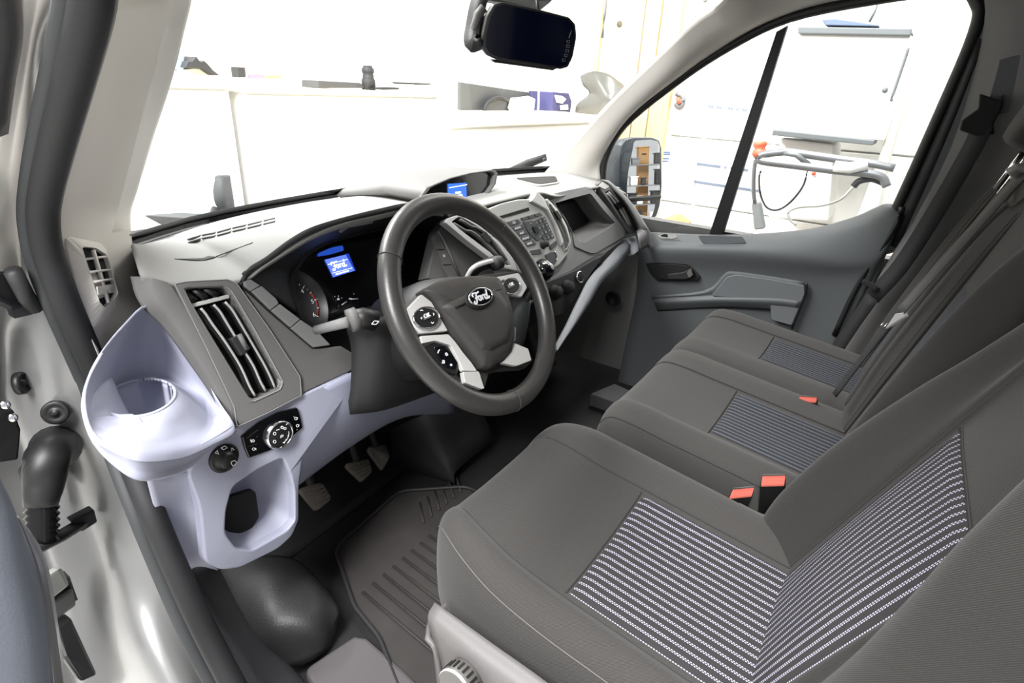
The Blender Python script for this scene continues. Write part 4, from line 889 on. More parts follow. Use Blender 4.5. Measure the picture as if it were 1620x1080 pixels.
# silver spoke covers
def cover(name, P, m, h, th=.008, r=.15, bv=.0025, par=None): return plate(name, rnd(w4(P, h), r), wn, th, m, par or SW, bv, seg=3)
cover('spoke_cover', [(85, 465), (195, 352), (262, 405), (330, 525), (370, 595), (190, 612), (150, 570)], M_SATIN, .012)
cover('spoke_cover', [(690, 240), (835, 212), (892, 308), (855, 372), (790, 360), (742, 325)], M_SATIN, .012)
cover('lower_spoke_trim', [(190, 628), (372, 616), (420, 670), (470, 740), (520, 800), (560, 858), (470, 856), (448, 800), (388, 690), (285, 658), (195, 678)], M_SATIN, .014)
cover('lower_spoke_trim', [(468, 862), (572, 858), (608, 972), (590, 976), (480, 935)], M_SILVER, .012)
cover('lower_spoke_trim', [(800, 672), (898, 712), (918, 788), (820, 826), (722, 806), (786, 730)], M_SILVER, .012)
cover('lower_spoke_trim', [(800, 560), (815, 575), (812, 655), (800, 665)], M_SATIN, .012, r=.1)
# switch pods
def pod(P, h=.016): return cover('switch_pod', P, M_BLACK, h, .006, .4, .002)
pl = [(228 + 82 * math.cos(R(a)) - 14 * math.sin(R(a)), 508 + 66 * math.sin(R(a)) + 14 * math.cos(R(a))) for a in range(0, 360, 20)]
pd1 = pod(pl); cover('ok_button', [(212, 492), (248, 478), (256, 508), (222, 520)], M_DARK, .019, .004, .2, .001, pd1)
pr = [(786 + 54 * math.cos(R(a)), 300 + 50 * math.sin(R(a))) for a in range(0, 360, 20)]
pd2 = pod(pr); cover('ok_button', [(766, 288), (800, 276), (812, 300), (776, 314)], M_DARK, .019, .004, .2, .001, pd2)
pod([(722, 262), (742, 252), (752, 282), (742, 300), (728, 285)])
def ringc(par, c, r):
    MB().tube(w4([(c[0] + r[0] * math.cos(R(a)), c[1] + r[1] * math.sin(R(a))) for a in range(0, 360, 15)], .0165), .0012, 6, closed=True).build('pod_ring', M_CHROME, par)
ringc(pd1, (228, 508), (86, 70)); ringc(pd2, (786, 300), (57, 53))
mb = MB()
for P in ([(187, 463), (196, 457), (205, 463)], [(198, 505), (190, 511), (198, 517)], [(270, 478), (279, 484), (272, 492)], [(258, 538), (267, 546), (275, 538)]): mb.tube(w4(P, .0172), 0, flat=(.0012, .0004), up=wn)
mb.build('arrow_marks', M_WHITE, pd1, smooth=False); text('key_legend', 'OK', w4([(232, 494)], .0195)[0], wu, wv, .009, M_WHITE, pd1); text('key_legend', 'OK', w4([(788, 288)], .0195)[0], wu, wv, .008, M_WHITE, pd2)
pd3 = cover('phone_pod', [(205, 702), (290, 668), (388, 694), (450, 802), (430, 885), (330, 856), (250, 788)], M_BLACK, .008, .008, .15, .003)
cover('pod_buttons', [(275, 700), (340, 690), (395, 740), (436, 806), (420, 850), (360, 830), (310, 770)], M_GLOSS, .011, .004, .2, .001, pd3)
mb = MB()
for P in ([(302, 742), (306, 728), (314, 718)], [(352, 742), (358, 758), (368, 752), (360, 740), (352, 742)], [(332, 806), (336, 788), (344, 790), (346, 806), (330, 806)], [(384, 812), (388, 824), (394, 822), (392, 812)]): mb.tube(w4(P, .0122), 0, flat=(.0014, .0004), up=wn)
mb.build('phone_symbols', M_WHITE, pd3, smooth=False)

# ------------------------------------------------------------------ gear lever
gx = SX(858, 418, 0.02); GL = thing('gear_lever', (gx.x, gx.y, 0.45), 'black gear lever with a white shift pattern on its round knob', 'gear lever')
ga = V((0.02, -0.45, 0.9)).normalized(); gk = SX(858, 430, .02)
kn = MB().lathe([(.010, -.05), (.016, -.03), (.023, -.012), (.0265, .004), (.0255, .016), (.021, .024), (.012, .028), (.001, .029)], gk, ga, 28).build('knob', M_GLOSS, GL)
MB().lathe([(.012, -.052), (.017, -.050), (.017, -.046), (.012, -.044)], gk, ga, 24).build('knob_collar', M_CHROME, GL)
MB().tube([gk - ga * .045, gk - ga * .12, gk - ga * .2 + V((0, .03, 0))], [.009, .010, .02], 14).build('lever_shaft', M_SOFTBLK, GL)
MB().lathe([(.06, -.24), (.05, -.19), (.03, -.13), (.014, -.09)], gk, ga, 12).build('gaiter', mat('gaiter_grey', (66, 68, 70), 0.5), GL)
gu, gv, gn = basis(ga); gt = gk + ga * .0296
mb = MB()
for ln in ([(-.012, .008), (-.012, -.008)], [(-.004, .008), (-.004, -.008)], [(.004, .008), (.004, -.008)], [(.012, .008), (.012, .0)], [(-.012, 0), (.012, 0)]): mb.tube([gt + gu * x + gv * y - ga * (x * x + y * y) * 14 for x, y in ln], 0, flat=(.0013, .0006), up=ga)
mb.build('shift_pattern', M_WHITE, kn, smooth=False)

# ------------------------------------------------------------------ interior mirror
MN = (CAM - SY(835, 55, .52)).normalized() + V((-.1, -.5, -.05)); MN.normalize(); PM = (SY(835, 55, .52), MN)
ZM = conv(1 / 3, 580, 0)
RM = thing('rear_view_mirror', SY(820, 0, .56), 'black rear-view mirror screen hanging at the windshield top', 'mirror')
mo = rnd(SP(ZM([(548, 170), (570, 70), (600, 20), (640, 8), (800, 40), (960, 82), (990, 115), (996, 175), (978, 270), (955, 318), (920, 328), (620, 285), (570, 262), (545, 225)]), PM), .2)
mcn = cen(mo); mb = MB()
mb.loops([[q.lerp(mcn, .25) - MN * .045 for q in mo], [q.lerp(mcn, .03) - MN * .03 for q in mo], [q - MN * .008 for q in mo], mo, [q.lerp(mcn, .035) + MN * .003 for q in mo]], True, True, True); mb.build('mirror_housing', M_BLACK, RM)
mg = rnd(SP(ZM([(566, 170), (586, 80), (612, 30), (645, 22), (800, 54), (952, 92), (976, 120), (982, 175), (964, 265), (944, 306), (915, 316), (628, 272), (582, 252), (562, 220)]), PM), .2)
glm = mat('mirror_screen_blue_black', (6, 11, 30), 0.08, spec=0.25)
ms = plate('mirror_screen', up(mg, MN, .004), MN, .003, glm, RM, 0)
mb = MB(); mu, mv, _ = basis(MN)
for x, y in ((932, 284), (942, 262), (948, 240), (952, 218), (954, 196)): mb.tube(up(SP(ZM([(x - 7, y - 6), (x + 7, y - 4), (x + 5, y + 7), (x - 7, y + 6), (x - 7, y - 6)]), PM), MN, .0044), 0, flat=(.0007, .0004), up=MN)
mb.tube(up(SP(ZM([(956, 180), (962, 160), (968, 145)]), PM), MN, .0044), 0, flat=(.001, .0004), up=MN)
mb.build('mirror_icons', mat('icon_grey', (120, 122, 128), 0.5), ms, smooth=False)
MB().plate(up(SP(ZM([(600, 284), (918, 326), (895, 338), (615, 300)]), PM), MN, -.012), -MN * .02).build('lower_lip', M_SOFTBLK, RM, smooth=False, bevel=.003)
MB().tube(up(SP(ZM([(545, 195), (530, 185), (528, 130), (545, 70), (575, 35)]), PM), MN, -.03), .007, 10).build('clip_arm', M_DARK, RM)
MB().tube(spl([SY(770, -30, .60), SY(757, 5, .60), SY(750, 40, .60), SY(748, 66, .59), SY(765, 70, .57)], 4), 0, flat=(.008, .028), up=(0, -1, 0)).build('mirror_stem', M_SOFTBLK, RM)
MB().plate([SY(760, -30, .63), SY(905, -30, .63), SY(870, 6, .625), SY(855, 18, .62), SY(765, -2, .62)], (0, .03, 0)).build('camera_housing', M_SOFTBLK, RM, smooth=False, bevel=.004)
MB().tube([SY(852, -20, .58), SY(849, 0, .58), SY(851, 16, .56)], .003, 8).build('cable', M_BLACK, RM)

# ------------------------------------------------------------------ passenger door
XD = 0.745
d1 = holder('door_1', (XD, 0.3, 0.1), 'grey passenger door card with a black latch pull')
def dx(x, y, v=XD): return SX(x, y, v)
dg = [[dx(1012, 366, .80), dx(1140, 371, .80), dx(1265, 364, .80), dx(1345, 345, .80), dx(1385, 328, .80), dx(1404, 322, .80), dx(1426, 326, .80)],
      [dx(1010, 380, .765), dx(1140, 384, .765), dx(1265, 378, .765), dx(1345, 364, .765), dx(1390, 345, .765), dx(1410, 332, .77), dx(1428, 332, .78)],
      [dx(1010, 396, .74), dx(1140, 398, .74), dx(1265, 406, .74), dx(1345, 412, .745), dx(1392, 400, .75), dx(1412, 370, .755), dx(1424, 345, .76)],
      [dx(1008, 430, .755), dx(1130, 432, .755), dx(1260, 438, .755), dx(1330, 440, .755), dx(1370, 440, .755), dx(1395, 410, .76), dx(1410, 385, .765)],
      [dx(1005, 470, .755), dx(1110, 470, .755), dx(1250, 480, .76), dx(1300, 490, .76), dx(1340, 500, .76), dx(1365, 470, .765), dx(1385, 440, .765)],
      [dx(990, 540, .755), dx(1090, 540, .755), dx(1220, 550, .76), dx(1270, 555, .76), dx(1300, 565, .76), dx(1325, 555, .765), dx(1345, 530, .765)],
      [dx(970, 640, .76), dx(1070, 650, .76), dx(1180, 660, .76), dx(1220, 660, .76), dx(1250, 660, .76), dx(1280, 655, .765), dx(1310, 640, .765)],
      [dx(950, 720, .76), dx(1050, 740, .76), dx(1150, 760, .76), dx(1190, 760, .76), dx(1220, 760, .76), dx(1250, 760, .765), dx(1290, 750, .765)]]
patch('door_card', dg, M_DOORP, d1, 5, 5, solid=.01)
Z8 = conv(0.5, 1000, 0)
def d8(P, v=XD): return SP(Z8(P), ('x', v))
hx = (-1, 0, 0)
plate('pull_surround', rnd(d8([(40, 832), (70, 826), (178, 832), (216, 876), (208, 890), (80, 890), (56, 866)], .748), .2), hx, .01, M_BLACK, d1, .003)
plate('pull_recess', rnd(d8([(60, 840), (110, 834), (172, 840), (200, 874), (180, 884), (90, 884), (66, 862)], .744), .2), hx, .004, M_PIT, d1, .002)
plate('latch_lever', rnd(d8([(110, 868), (160, 862), (188, 848), (196, 872), (170, 884), (116, 884)], .738), .2), hx, .008, M_SOFTBLK, d1, .003)
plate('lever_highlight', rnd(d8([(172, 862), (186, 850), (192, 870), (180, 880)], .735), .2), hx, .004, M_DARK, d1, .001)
plate('window_switch', rnd([SX(x, y, .765) + V((-.004, 0, .006)) for x, y in Z8([(80, 750), (95, 744), (135, 746), (146, 754), (130, 760), (90, 758)])], .3), (-.6, 0, .8), .006, M_SATIN, d1, .001)
plate('rocker', rnd([SX(x, y, .765) + V((-.006, 0, .009)) for x, y in Z8([(90, 752), (100, 747), (112, 748), (112, 756)])], .3), (-.6, 0, .8), .005, M_BLACK, d1, .001)
plate('ledge_tray', rnd([SX(x, y, .762) + V((-.003, 0, .004)) for x, y in Z8([(210, 750), (222, 748), (350, 752), (360, 772), (240, 776), (222, 768)])], .2), (-.6, 0, .8), .004, mat('ledge_tray_grey', (92, 95, 99), 0.7), d1, .001)
arm = [d8([(60, 935), (230, 918), (290, 868), (320, 858), (430, 872), (552, 892)], .752), d8([(60, 940), (232, 926), (296, 876), (326, 868), (430, 882), (546, 904)], .746), d8([(62, 946), (240, 936), (330, 930), (420, 930), (480, 934), (536, 944)], .748), d8([(70, 958), (240, 950), (330, 950), (420, 952), (480, 956), (528, 962)], .737), d8([(80, 985), (240, 975), (330, 975), (420, 980), (480, 985), (520, 992)], .752)]
patch('armrest_ridge', arm, M_DOORP, d1, 4, 4, solid=.004)
plate('pocket_panel', rnd(d8([(300, 876), (330, 869), (440, 884), (545, 904), (546, 930), (505, 1030), (440, 1012), (436, 948), (330, 944), (250, 936)], .742), .12), hx, .006, M_DOORL, d1, .002)
MB().tube(spl(d8([(552, 895), (549, 930), (535, 965), (505, 1040)], .745), 4), .003, 8).build('panel_seam', M_BLACK, d1)
MB().tube(spl(d8([(855, 655), (842, 700), (800, 770), (745, 850), (700, 930), (640, 1060)], .758), 4), .008, 8).build('door_edge_seal', M_BLACK, d1)
MB().lathe([(.03, 0), (.028, .006), (.02, .007), (.018, -.002), (.001, -.002)], dx(970, 472, .742), hx, 24).build('door_speaker', M_PIT, d1)

# ------------------------------------------------------------------ passenger door mirror
XM = 1.08; mnm = V((-0.44, -0.89, 0.085)).normalized(); PMM = (SX(1020, 275, XM), mnm)
Z9 = conv(0.20374, 960, 180)
DM = thing('door_mirror', SX(1010, 360, XM), 'black door mirror with two glasses outside the passenger window', 'mirror')
dmo = rnd(SP(Z9([(110, 240), (140, 200), (200, 182), (350, 182), (405, 205), (422, 260), (424, 560), (412, 700), (385, 790), (330, 840), (270, 856), (180, 800), (140, 690), (90, 560), (95, 330)]), PMM), .2); dc = cen(dmo); mb = MB()
mb.loops([[q.lerp(dc, .3) - mnm * .16 for q in dmo], [q.lerp(dc, .05) - mnm * .10 for q in dmo], [q - mnm * .03 for q in dmo], dmo, [q.lerp(dc, .03) + mnm * .004 for q in dmo]], True, True, True); mb.build('mirror_housing', mat('mirror_case_dark', (44, 50, 54), 0.45), DM)
for P in ([(216, 208), (340, 200), (394, 212), (412, 250), (412, 600), (400, 628), (146, 646), (168, 440)], [(166, 684), (376, 672), (372, 730), (352, 790), (310, 830), (268, 842), (210, 790)]):
    plate('mirror_glass', rnd(SP(Z9(P), (PMM[0] + mnm * .006, mnm)), .15), mnm, .003, M_MIRROR, DM, 0)
MB().tube(SP(Z9([(145, 662), (250, 656), (412, 644)]), (PMM[0] + mnm * .008, mnm)), .008, 10).build('glass_divider', M_SOFTBLK, DM)
MB().plate([SX(1000, 330, .92), SX(1008, 345, 1.0), SX(1012, 362, 1.05), SX(985, 352, .92), SX(975, 300, .90)], (0, .05, 0)).build('mirror_arm', M_SOFTBLK, DM, smooth=False, bevel=.005)
MB().plate([SX(974, 298, .84), SX(982, 296, .84), SX(986, 335, .86), SX(976, 340, .86)], (.01, .02, 0)).build('mirror_mount', mat('mount_grey', (110, 114, 116), .5), DM, smooth=False, bevel=.003)

# ------------------------------------------------------------------ seats
def loft(secs, nu, nv):
    """smooth skin through profile sections; returns an evaluator (i, j) on a dense grid"""
    return grid(secs, nu, nv)
def skin(name, g, m, parent, closed_caps=True, **k):
    mb = MB(); mb.loops(g, closed=True, cap0=True, cap1=True); return mb.build(name, m, parent, **k)
def gnorm(g, j, i):
    a = g[min(j + 1, len(g) - 1)][i] - g[max(j - 1, 0)][i]; b = g[j][(i + 1) % len(g[0])] - g[j][i - 1]; n = b.cross(a)
    return n.normalized() if n.length > 0 else V((0, 0, 1))
def subpanel(name, g, i0, i1, j0, j1, m, parent, h, flip=False, swap=False, edge=.004):
    """cloth panel lying on part of a skin, UV in metres (u across, v along)"""
    vs, uv = [], []; nx = i1 - i0 + 1; s = 1 if flip else -1
    cx = [0.0]
    jm = (j0 + j1) // 2
    for i in range(i0 + 1, i1 + 1): cx.append(cx[-1] + (g[jm][i] - g[jm][i - 1]).length)
    im = (i0 + i1) // 2; ly = [0.0]
    for j in range(j0 + 1, j1 + 1): ly.append(ly[-1] + (g[j][im] - g[j - 1][im]).length)
    for j in range(j0, j1 + 1):
        for i in range(i0, i1 + 1):
            e = (i in (i0, i1)) or (j in (j0, j1))
            vs.append(g[j][i] + gnorm(g, j, i) * s * (h if not e else -.0008)); uv.append((cx[i - i0], ly[j - j0]))
    fs = [(b * nx + a, b * nx + a + 1, (b + 1) * nx + a + 1, (b + 1) * nx + a) for b in range(j1 - j0) for a in range(nx - 1)]
    return obj(name, vs, fs, m, parent, uvs=uv, fix=False)
def seamline(name, g, idx, m, parent, r=.0012, h=.001, flip=False):
    s = 1 if flip else -1
    MB().tube([g[j][i] + gnorm(g, j, i) * s * h for j, i in idx], r, 6).build(name, m, parent)
M_THREAD = mat('seam_thread_grey', (84, 82, 80), 0.8)
M_SEAM = mat('seam_dark', (38, 37, 36), 0.95)

# ---- driver seat cushion
DS = thing('driver_seat', (-.47, .15, 0), 'dark grey cloth driver seat with pale dotted stripes, nearest the camera', 'seat')
XC = -.480
def csec(y, zt, hw, zb, dip=1.0, xo=0):
    lw = {.405: .095, .425: .115, .415: .136, .385: .160, .335: .184, .27: .200}.get(y, .207)
    a, b, c_, d_ = min(.150, lw * .72), min(.136, lw * .66), min(.124, hw * .60), min(.138, hw * .68)
    P = [(-lw, zb), (-lw * 1.03, (zb + zt) / 2 - .01), (-lw * 1.0, zt - .022), (-lw * .92, zt + .004 * dip), (-lw * .80, zt + .010 * dip), (-a, zt + .001 * dip), (-b, zt - .004 * dip), (-b * .5, zt - .010 * dip), (0, zt - .012 * dip), (c_ * .55, zt - .010 * dip), (c_, zt - .004 * dip), (d_, zt + .001 * dip), (hw * .76, zt + .012 * dip), (hw * .92, zt + .004 * dip), (hw * 1.0, zt - .022), (hw * 1.03, (zb + zt) / 2 - .01), (hw, zb)]
    return [V((XC + xo + x, y, z)) for x, z in P]
def ztop(y): return .421 + .13 * (y - .19)
sec = [csec(.405, .330, .150, .29, .2), csec(.425, .375, .165, .28, .3), csec(.415, .418, .185, .27, .4), csec(.385, .443, .205, .265, .6), csec(.335, .443, .225, .26, .9)]
sec += [csec(y, ztop(y), .232, .26) for y in (.27, .19, .10, .0, -.10, -.2)]
NU, NVV = 4, 5
g = loft(sec, NU, NVV)
skin('cushion', g, M_FAB, DS)
ip0, ip1 = 6 * NU, 10 * NU
jr = 6 * NVV
subpanel('striped_panel', g, ip0, ip1, jr, len(g) - 1, M_STR, DS, .0025)
seamline('panel_seam', g, [(jr, i) for i in range(ip0, ip1 + 1)], M_SEAM, DS, .0012, .001)
seamline('bolster_seam', g, [(j, 5 * NU + 2) for j in range(3 * NVV, len(g))], M_SEAM, DS, .0012, .0)
seamline('bolster_seam', g, [(j, 11 * NU - 2) for j in range(3 * NVV, len(g))], M_SEAM, DS, .0012, .0)
seamline('edge_stitching', g, [(j, 2 * NU + 1) for j in range(2 * NVV, len(g))], M_THREAD, DS, .0009, .0004)
seamline('edge_stitching', g, [(j, 14 * NU - 1) for j in range(2 * NVV, len(g))], M_SEAM, DS, .0009, .0004)
# plastic side skirt with recline wheel
sk = [[V((-0.704, .345, .375)), V((-0.710, .25, .378)), V((-0.714, .12, .372)), V((-0.717, -.02, .325)), V((-0.717, -.2, .32))],
      [V((-0.724, .34, .362)), V((-0.734, .25, .362)), V((-0.738, .12, .355)), V((-0.739, -.02, .34)), V((-0.739, -.2, .30))],
      [V((-0.724, .318, .30)), V((-0.734, .23, .28)), V((-0.739, .12, .265)), V((-0.739, -.02, .25)), V((-0.739, -.2, .25))],
      [V((-0.720, .31, .22)), V((-0.727, .22, .20)), V((-0.732, .12, .19)), V((-0.732, -.02, .18)), V((-0.732, -.2, .18))],
      [V((-0.717, .30, .10)), V((-0.722, .22, .05)), V((-0.727, .12, .03)), V((-0.727, -.02, .02)), V((-0.727, -.2, .02))]]
skt = patch('side_skirt', sk, M_SKIRT, DS, 5, 5, solid=.006)
patch('skirt_front', [[V((-.724, .34, .330)), V((-.685, .362, .318)), V((-.60, .372, .30))], [V((-.724, .318, .30)), V((-.69, .35, .28)), V((-.60, .362, .27))], [V((-.717, .30, .10)), V((-.69, .33, .08)), V((-.60, .345, .06))]], M_SKIRT, DS, 4, 4, solid=.006)
kc = SX(730, 1080, -.748); kn_ = V((-1, .05, .12)).normalized()
rk = MB().lathe([(.027, -.02), (.027, .012), (.025, .015), (.022, .0145), (.001, .0155)], kc, kn_, 36).build('recline_wheel', mat('wheel_knob_grey', (84, 82, 80), .45, bump=.3, scale=300), DS)
MB().lathe([(.0272, .011), (.0272, .0135), (.026, .0145)], kc, kn_, 36, cap=False).build('wheel_rim_trim', M_SATIN, rk)
mb = MB(); ku, kv_, _ = basis(kn_)
for k in range(22):
    a = 2 * math.pi * k / 22; mb.box(kc + (ku * math.cos(a) + kv_ * math.sin(a)) * .027 + kn_ * .001, (.003, .003, .012), Matrix((ku * -math.sin(a) + kv_ * math.cos(a), ku * math.cos(a) + kv_ * math.sin(a), kn_)).transposed())
mb.build('wheel_grips', M_BLACK, rk, smooth=False)
# seat base box
MB().plate([(-.70, .33, .02), (-.25, .33, .02), (-.25, -.25, .02), (-.70, -.25, .02)], (0, 0, .27)).build('seat_base', M_SOFTBLK, DS, smooth=False, bevel=.01)

# ---- driver backrest
rec = V((0, -.36, .933)); rn = V((0, .933, .36))
def bsec(s, hw, xo, crown, bl=.05, br=.06, th=.11):
    o = V((XC + xo, -.045, .36)) + rec * s
    P = [(-hw * .95, -th), (-hw * 1.03, -.02), (-hw * 1.0, bl), (-hw * .88, bl + .012), (-hw * .72, bl * .55), (-.148, .012), (-.134, .004), (-.07, .0 + crown), (0, crown), (.07, crown), (.126, .004), (.14, .012), (hw * .72, br * .6), (hw * .88, br + .012), (hw * 1.0, br), (hw * 1.03, -.02), (hw * .95, -th)]
    return [o + V((x, 0, 0)) + rn * d for x, d in P]
bs_ = [bsec(-.06, .215, 0, .0, .0, .03), bsec(.04, .225, 0, .006, .0, .055), bsec(.14, .230, -.002, .010, .006, .056), bsec(.24, .232, -.006, .010, .016, .048), bsec(.34, .230, -.012, .006, .032, .034), bsec(.42, .226, -.018, .0, .046, .020), bsec(.52, .215, -.02, -.004, .05, .008), bsec(.60, .185, 0, -.01, .01, .015), bsec(.65, .14, 0, -.03, -.02, -.02), bsec(.665, .09, 0, -.05, -.045, -.045)]
gb = loft(bs_, NU, NVV)
skin('backrest', gb, M_FAB_SHADE, DS)
jt = 4 * NVV + 1
subpanel('striped_panel', gb, 6 * NU, 10 * NU, 2, jt, M_STR, DS, .0025)
seamline('bolster_seam', gb, [(j, 5 * NU + 2) for j in range(2, jt + 14)], M_SEAM, DS, .0012, .0)
seamline('bolster_seam', gb, [(j, 11 * NU - 2) for j in range(2, jt + 14)], M_SEAM, DS, .0012, .0)
seamline('panel_seam', gb, [(jt, i) for i in range(6 * NU, 10 * NU + 1)], M_SEAM, DS, .0012, .001)
# headrest out of frame above, still part of the seat
hb = V((XC, -.045, .36)) + rec * .72
MB().loops([[hb + V((x * w_, 0, 0)) + rn * d * .05 + rec * zz for x, d in ((-1, .6), (-.8, 1), (0, 1.1), (.8, 1), (1, .6), (1, -.6), (.8, -1), (0, -1), (-.8, -1), (-1, -.6))] for w_, zz in ((.09, 0), (.125, .03), (.13, .1), (.12, .16), (.08, .19))], True, True, True).build('headrest', M_FAB_SHADE, DS, sub=1)
MB().tube([hb + V((-.05, 0, 0)) - rec * .08, hb + V((-.05, 0, 0)) + rec * .02], .006, 8).build('headrest_post', M_CHROME, DS)
MB().tube([hb + V((.05, 0, 0)) - rec * .08, hb + V((.05, 0, 0)) + rec * .02], .006, 8).build('headrest_post', M_CHROME, DS)

# ---- passenger bench
BN = thing('passenger_bench', (.24, .12, 0), 'dark grey cloth double passenger bench beyond the driver seat', 'seat')
def qsec(y, zt, k, zb, d=1.0):
    P = [(-.160, zb), (-.180, (zb + zt) / 2), (-.174, zt - .025), (-.152, zt - .002), (-.128, zt + .006 * d), (-.105, zt + .001 * d), (-.095, zt - .003 * d), (.02, zt - .008 * d), (.125, zt - .003 * d), (.135, zt + .001 * d), (.19, zt + .005 * d), (.232, zt - .001), (.247, zt - .012 * d), (.262, zt - .001), (.30, zt + .005 * d), (.338, zt + .001 * d), (.348, zt - .003 * d), (.44, zt - .008 * d), (.535, zt - .003 * d), (.545, zt + .001 * d), (.59, zt + .006 * d), (.63, zt - .002), (.655, zt - .025), (.665, (zb + zt) / 2), (.645, zb)]
    return [V((.225 + (x - .225) * k, y, z)) for x, z in P]
qs = [qsec(.345, .32, .93, .27, .3), qsec(.368, .365, .95, .26, .4), qsec(.362, .405, .965, .25, .5), qsec(.335, .432, .98, .245, .7), qsec(.285, .435, .995, .24, .9)] + [qsec(y, .42 + .12 * (y - .16), 1, .24) for y in (.225, .155, .08, .0, -.09, -.2)]
gq = loft(qs, NU, NVV); skin('cushion', gq, M_FAB, BN)
jq = 6 * NVV
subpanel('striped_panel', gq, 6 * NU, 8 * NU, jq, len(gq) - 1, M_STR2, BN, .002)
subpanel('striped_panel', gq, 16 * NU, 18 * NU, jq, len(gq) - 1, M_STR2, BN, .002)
seamline('panel_seam', gq, [(jq, i) for i in range(6 * NU, 8 * NU + 1)], M_SEAM, BN, .0012, .001)
seamline('panel_seam', gq, [(jq, i) for i in range(16 * NU, 18 * NU + 1)], M_SEAM, BN, .0012, .001)
seamline('seat_split', gq, [(j, 12 * NU) for j in range(2 * NVV, len(gq))], M_SEAM, BN, .0022, .0)
seamline('edge_stitching', gq, [(j, 2 * NU + 1) for j in range(2 * NVV, len(gq))], M_SEAM, BN, .0009, .0004)
MB().plate([(-.16, .27, .02), (.62, .27, .02), (.62, -.25, .02), (-.16, -.25, .02)], (0, 0, .25)).build('seat_base', M_SOFTBLK, BN, smooth=False, bevel=.01)
rec2 = V((0, -.27, .963)); rn2 = V((0, .963, .27))
def tsec(s, k, d=1.0, th=.1):
    o = V((.225, -.072, .37)) + rec2 * s
    P = [(-.165, -th), (-.180, -.02), (-.174, .02 * d), (-.155, .035 * d), (-.130, .022 * d), (-.105, .006 * d), (-.095, .002), (.02, .004), (.125, .002), (.135, .006 * d), (.185, .02 * d), (.228, .018 * d), (.247, -.02), (.266, .018 * d), (.305, .02 * d), (.338, .006 * d), (.348, .002), (.44, .004), (.535, .002), (.545, .006 * d), (.585, .012 * d), (.62, .016 * d), (.655, .004 * d), (.665, -.02), (.65, -th)]
    return [o + V(((x - .225) * k, 0, 0)) + rn2 * q for x, q in P]
ts = [tsec(-.06, .97), tsec(.05, 1), tsec(.16, 1, 1.3), tsec(.28, 1, 1.3), tsec(.40, .99, 1.1), tsec(.48, .965, .8), tsec(.535, .93, .3), tsec(.56, .89, -.3, .08), tsec(.565, .85, -1.5, .07)]
gt_ = loft(ts, NU, NVV); skin('backrest', gt_, M_FAB_SHADE, BN)
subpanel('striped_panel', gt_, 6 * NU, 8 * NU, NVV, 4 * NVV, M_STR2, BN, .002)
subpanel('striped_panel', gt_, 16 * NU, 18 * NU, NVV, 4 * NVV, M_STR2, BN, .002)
for ii in (5 * NU + 2, 9 * NU + 1, 15 * NU - 1, 19 * NU + 2): seamline('bolster_seam', gt_, [(j, ii) for j in range(2, 6 * NVV)], M_SEAM, BN, .0012, .0)
hb2 = V((.44, -.06, .37)) + rec2 * .61
MB().loops([[hb2 + V((x * w_, 0, 0)) + rn2 * d * .05 + rec2 * zz for x, d in ((-1, .6), (-.8, 1), (0, 1.1), (.8, 1), (1, .6), (1, -.6), (.8, -1), (0, -1), (-.8, -1), (-1, -.6))] for w_, zz in ((.09, 0), (.12, .03), (.125, .1), (.115, .16), (.08, .19))], True, True, True).build('headrest', M_FAB_SHADE, BN, sub=1)
for s in (-.05, .05): MB().tube([hb2 + V((s, 0, 0)) - rec2 * .08, hb2 + V((s, 0, 0)) + rec2 * .02], .006, 8).build('headrest_post', M_CHROME, BN)
# belt guide on the middle seat shoulder
bg_ = patch('belt_guide', [[SX(1590, 268, .20), SX(1612, 258, .20), SX(1640, 262, .20)], [SX(1600, 286, .215), SX(1614, 276, .22), SX(1640, 280, .22)], [SX(1588, 318, .20), SX(1600, 328, .21), SX(1640, 330, .21)]], mat('guide_beige_grey', (126, 124, 118), .6), BN, 3, 3, solid=.012)
MB().plate(SP([(1498, 500), (1505, 488), (1524, 478), (1526, 483), (1512, 492), (1503, 508)], ('x', .235)), (.004, -.004, 0)).build('pull_tab', M_PIT, BN, smooth=False)

# ------------------------------------------------------------------ belts and buckles
BM = thing('seat_belt', SX(1615, 282, .2), 'thin grey belt slanting across the middle seat from its shoulder guide', 'seat belt', 'seat belts')
MB().tube(spl([SX(1640, 262, .19), SX(1612, 282, .2), SX(1540, 362, .19), SX(1470, 440, .18), SX(1425, 492, .175)], 5), 0, flat=(.024, .002), up=(-.5, .8, .3)).build('belt_webbing', M_BELTG, BM)
MB().tube(spl([SX(1425, 492, .175), SX(1395, 528, .175), SX(1350, 585, .17), SX(1320, 625, .165)], 4), 0, flat=(.016, .003), up=(-.5, .8, .3)).build('lower_webbing', M_BELT, BM)
tg = MB().plate(SP([(1408, 508), (1416, 496), (1430, 494), (1432, 500), (1418, 508), (1400, 520)], ('x', .165)), (.004, -.006, 0)).build('belt_tongue', M_SATIN, BM, smooth=False, bevel=.001)
mb = MB()
for a, b in (((1390, 518), (1398, 511)), ((1394, 521), (1404, 512))): mb.tube([SX(*a, .16), SX(*b, .16)], .0012, 6)
mb.build('tongue_prongs', M_CHROME, tg)
BP = thing('seat_belt.001', SX(1565, 190, .68), 'wide black belt hanging from the B-pillar loop beside the passenger door', 'seat belt', 'seat belts')
MB().tube(spl([SX(1556, 196, .69), SX(1535, 240, .69), SX(1480, 335, .70), SX(1425, 420, .71), SX(1380, 470, .72)], 5), 0, flat=(.048, .002), up=(-.8, .6, .1)).build('belt_webbing', M_BELT, BP)
MB().tube(spl([SX(1380, 470, .72), SX(1345, 520, .72), SX(1318, 565, .72), SX(1310, 600, .72)], 5), 0, flat=(.040, .003), up=(-.8, .6, .1)).build('lower_webbing', M_BELT, BP)
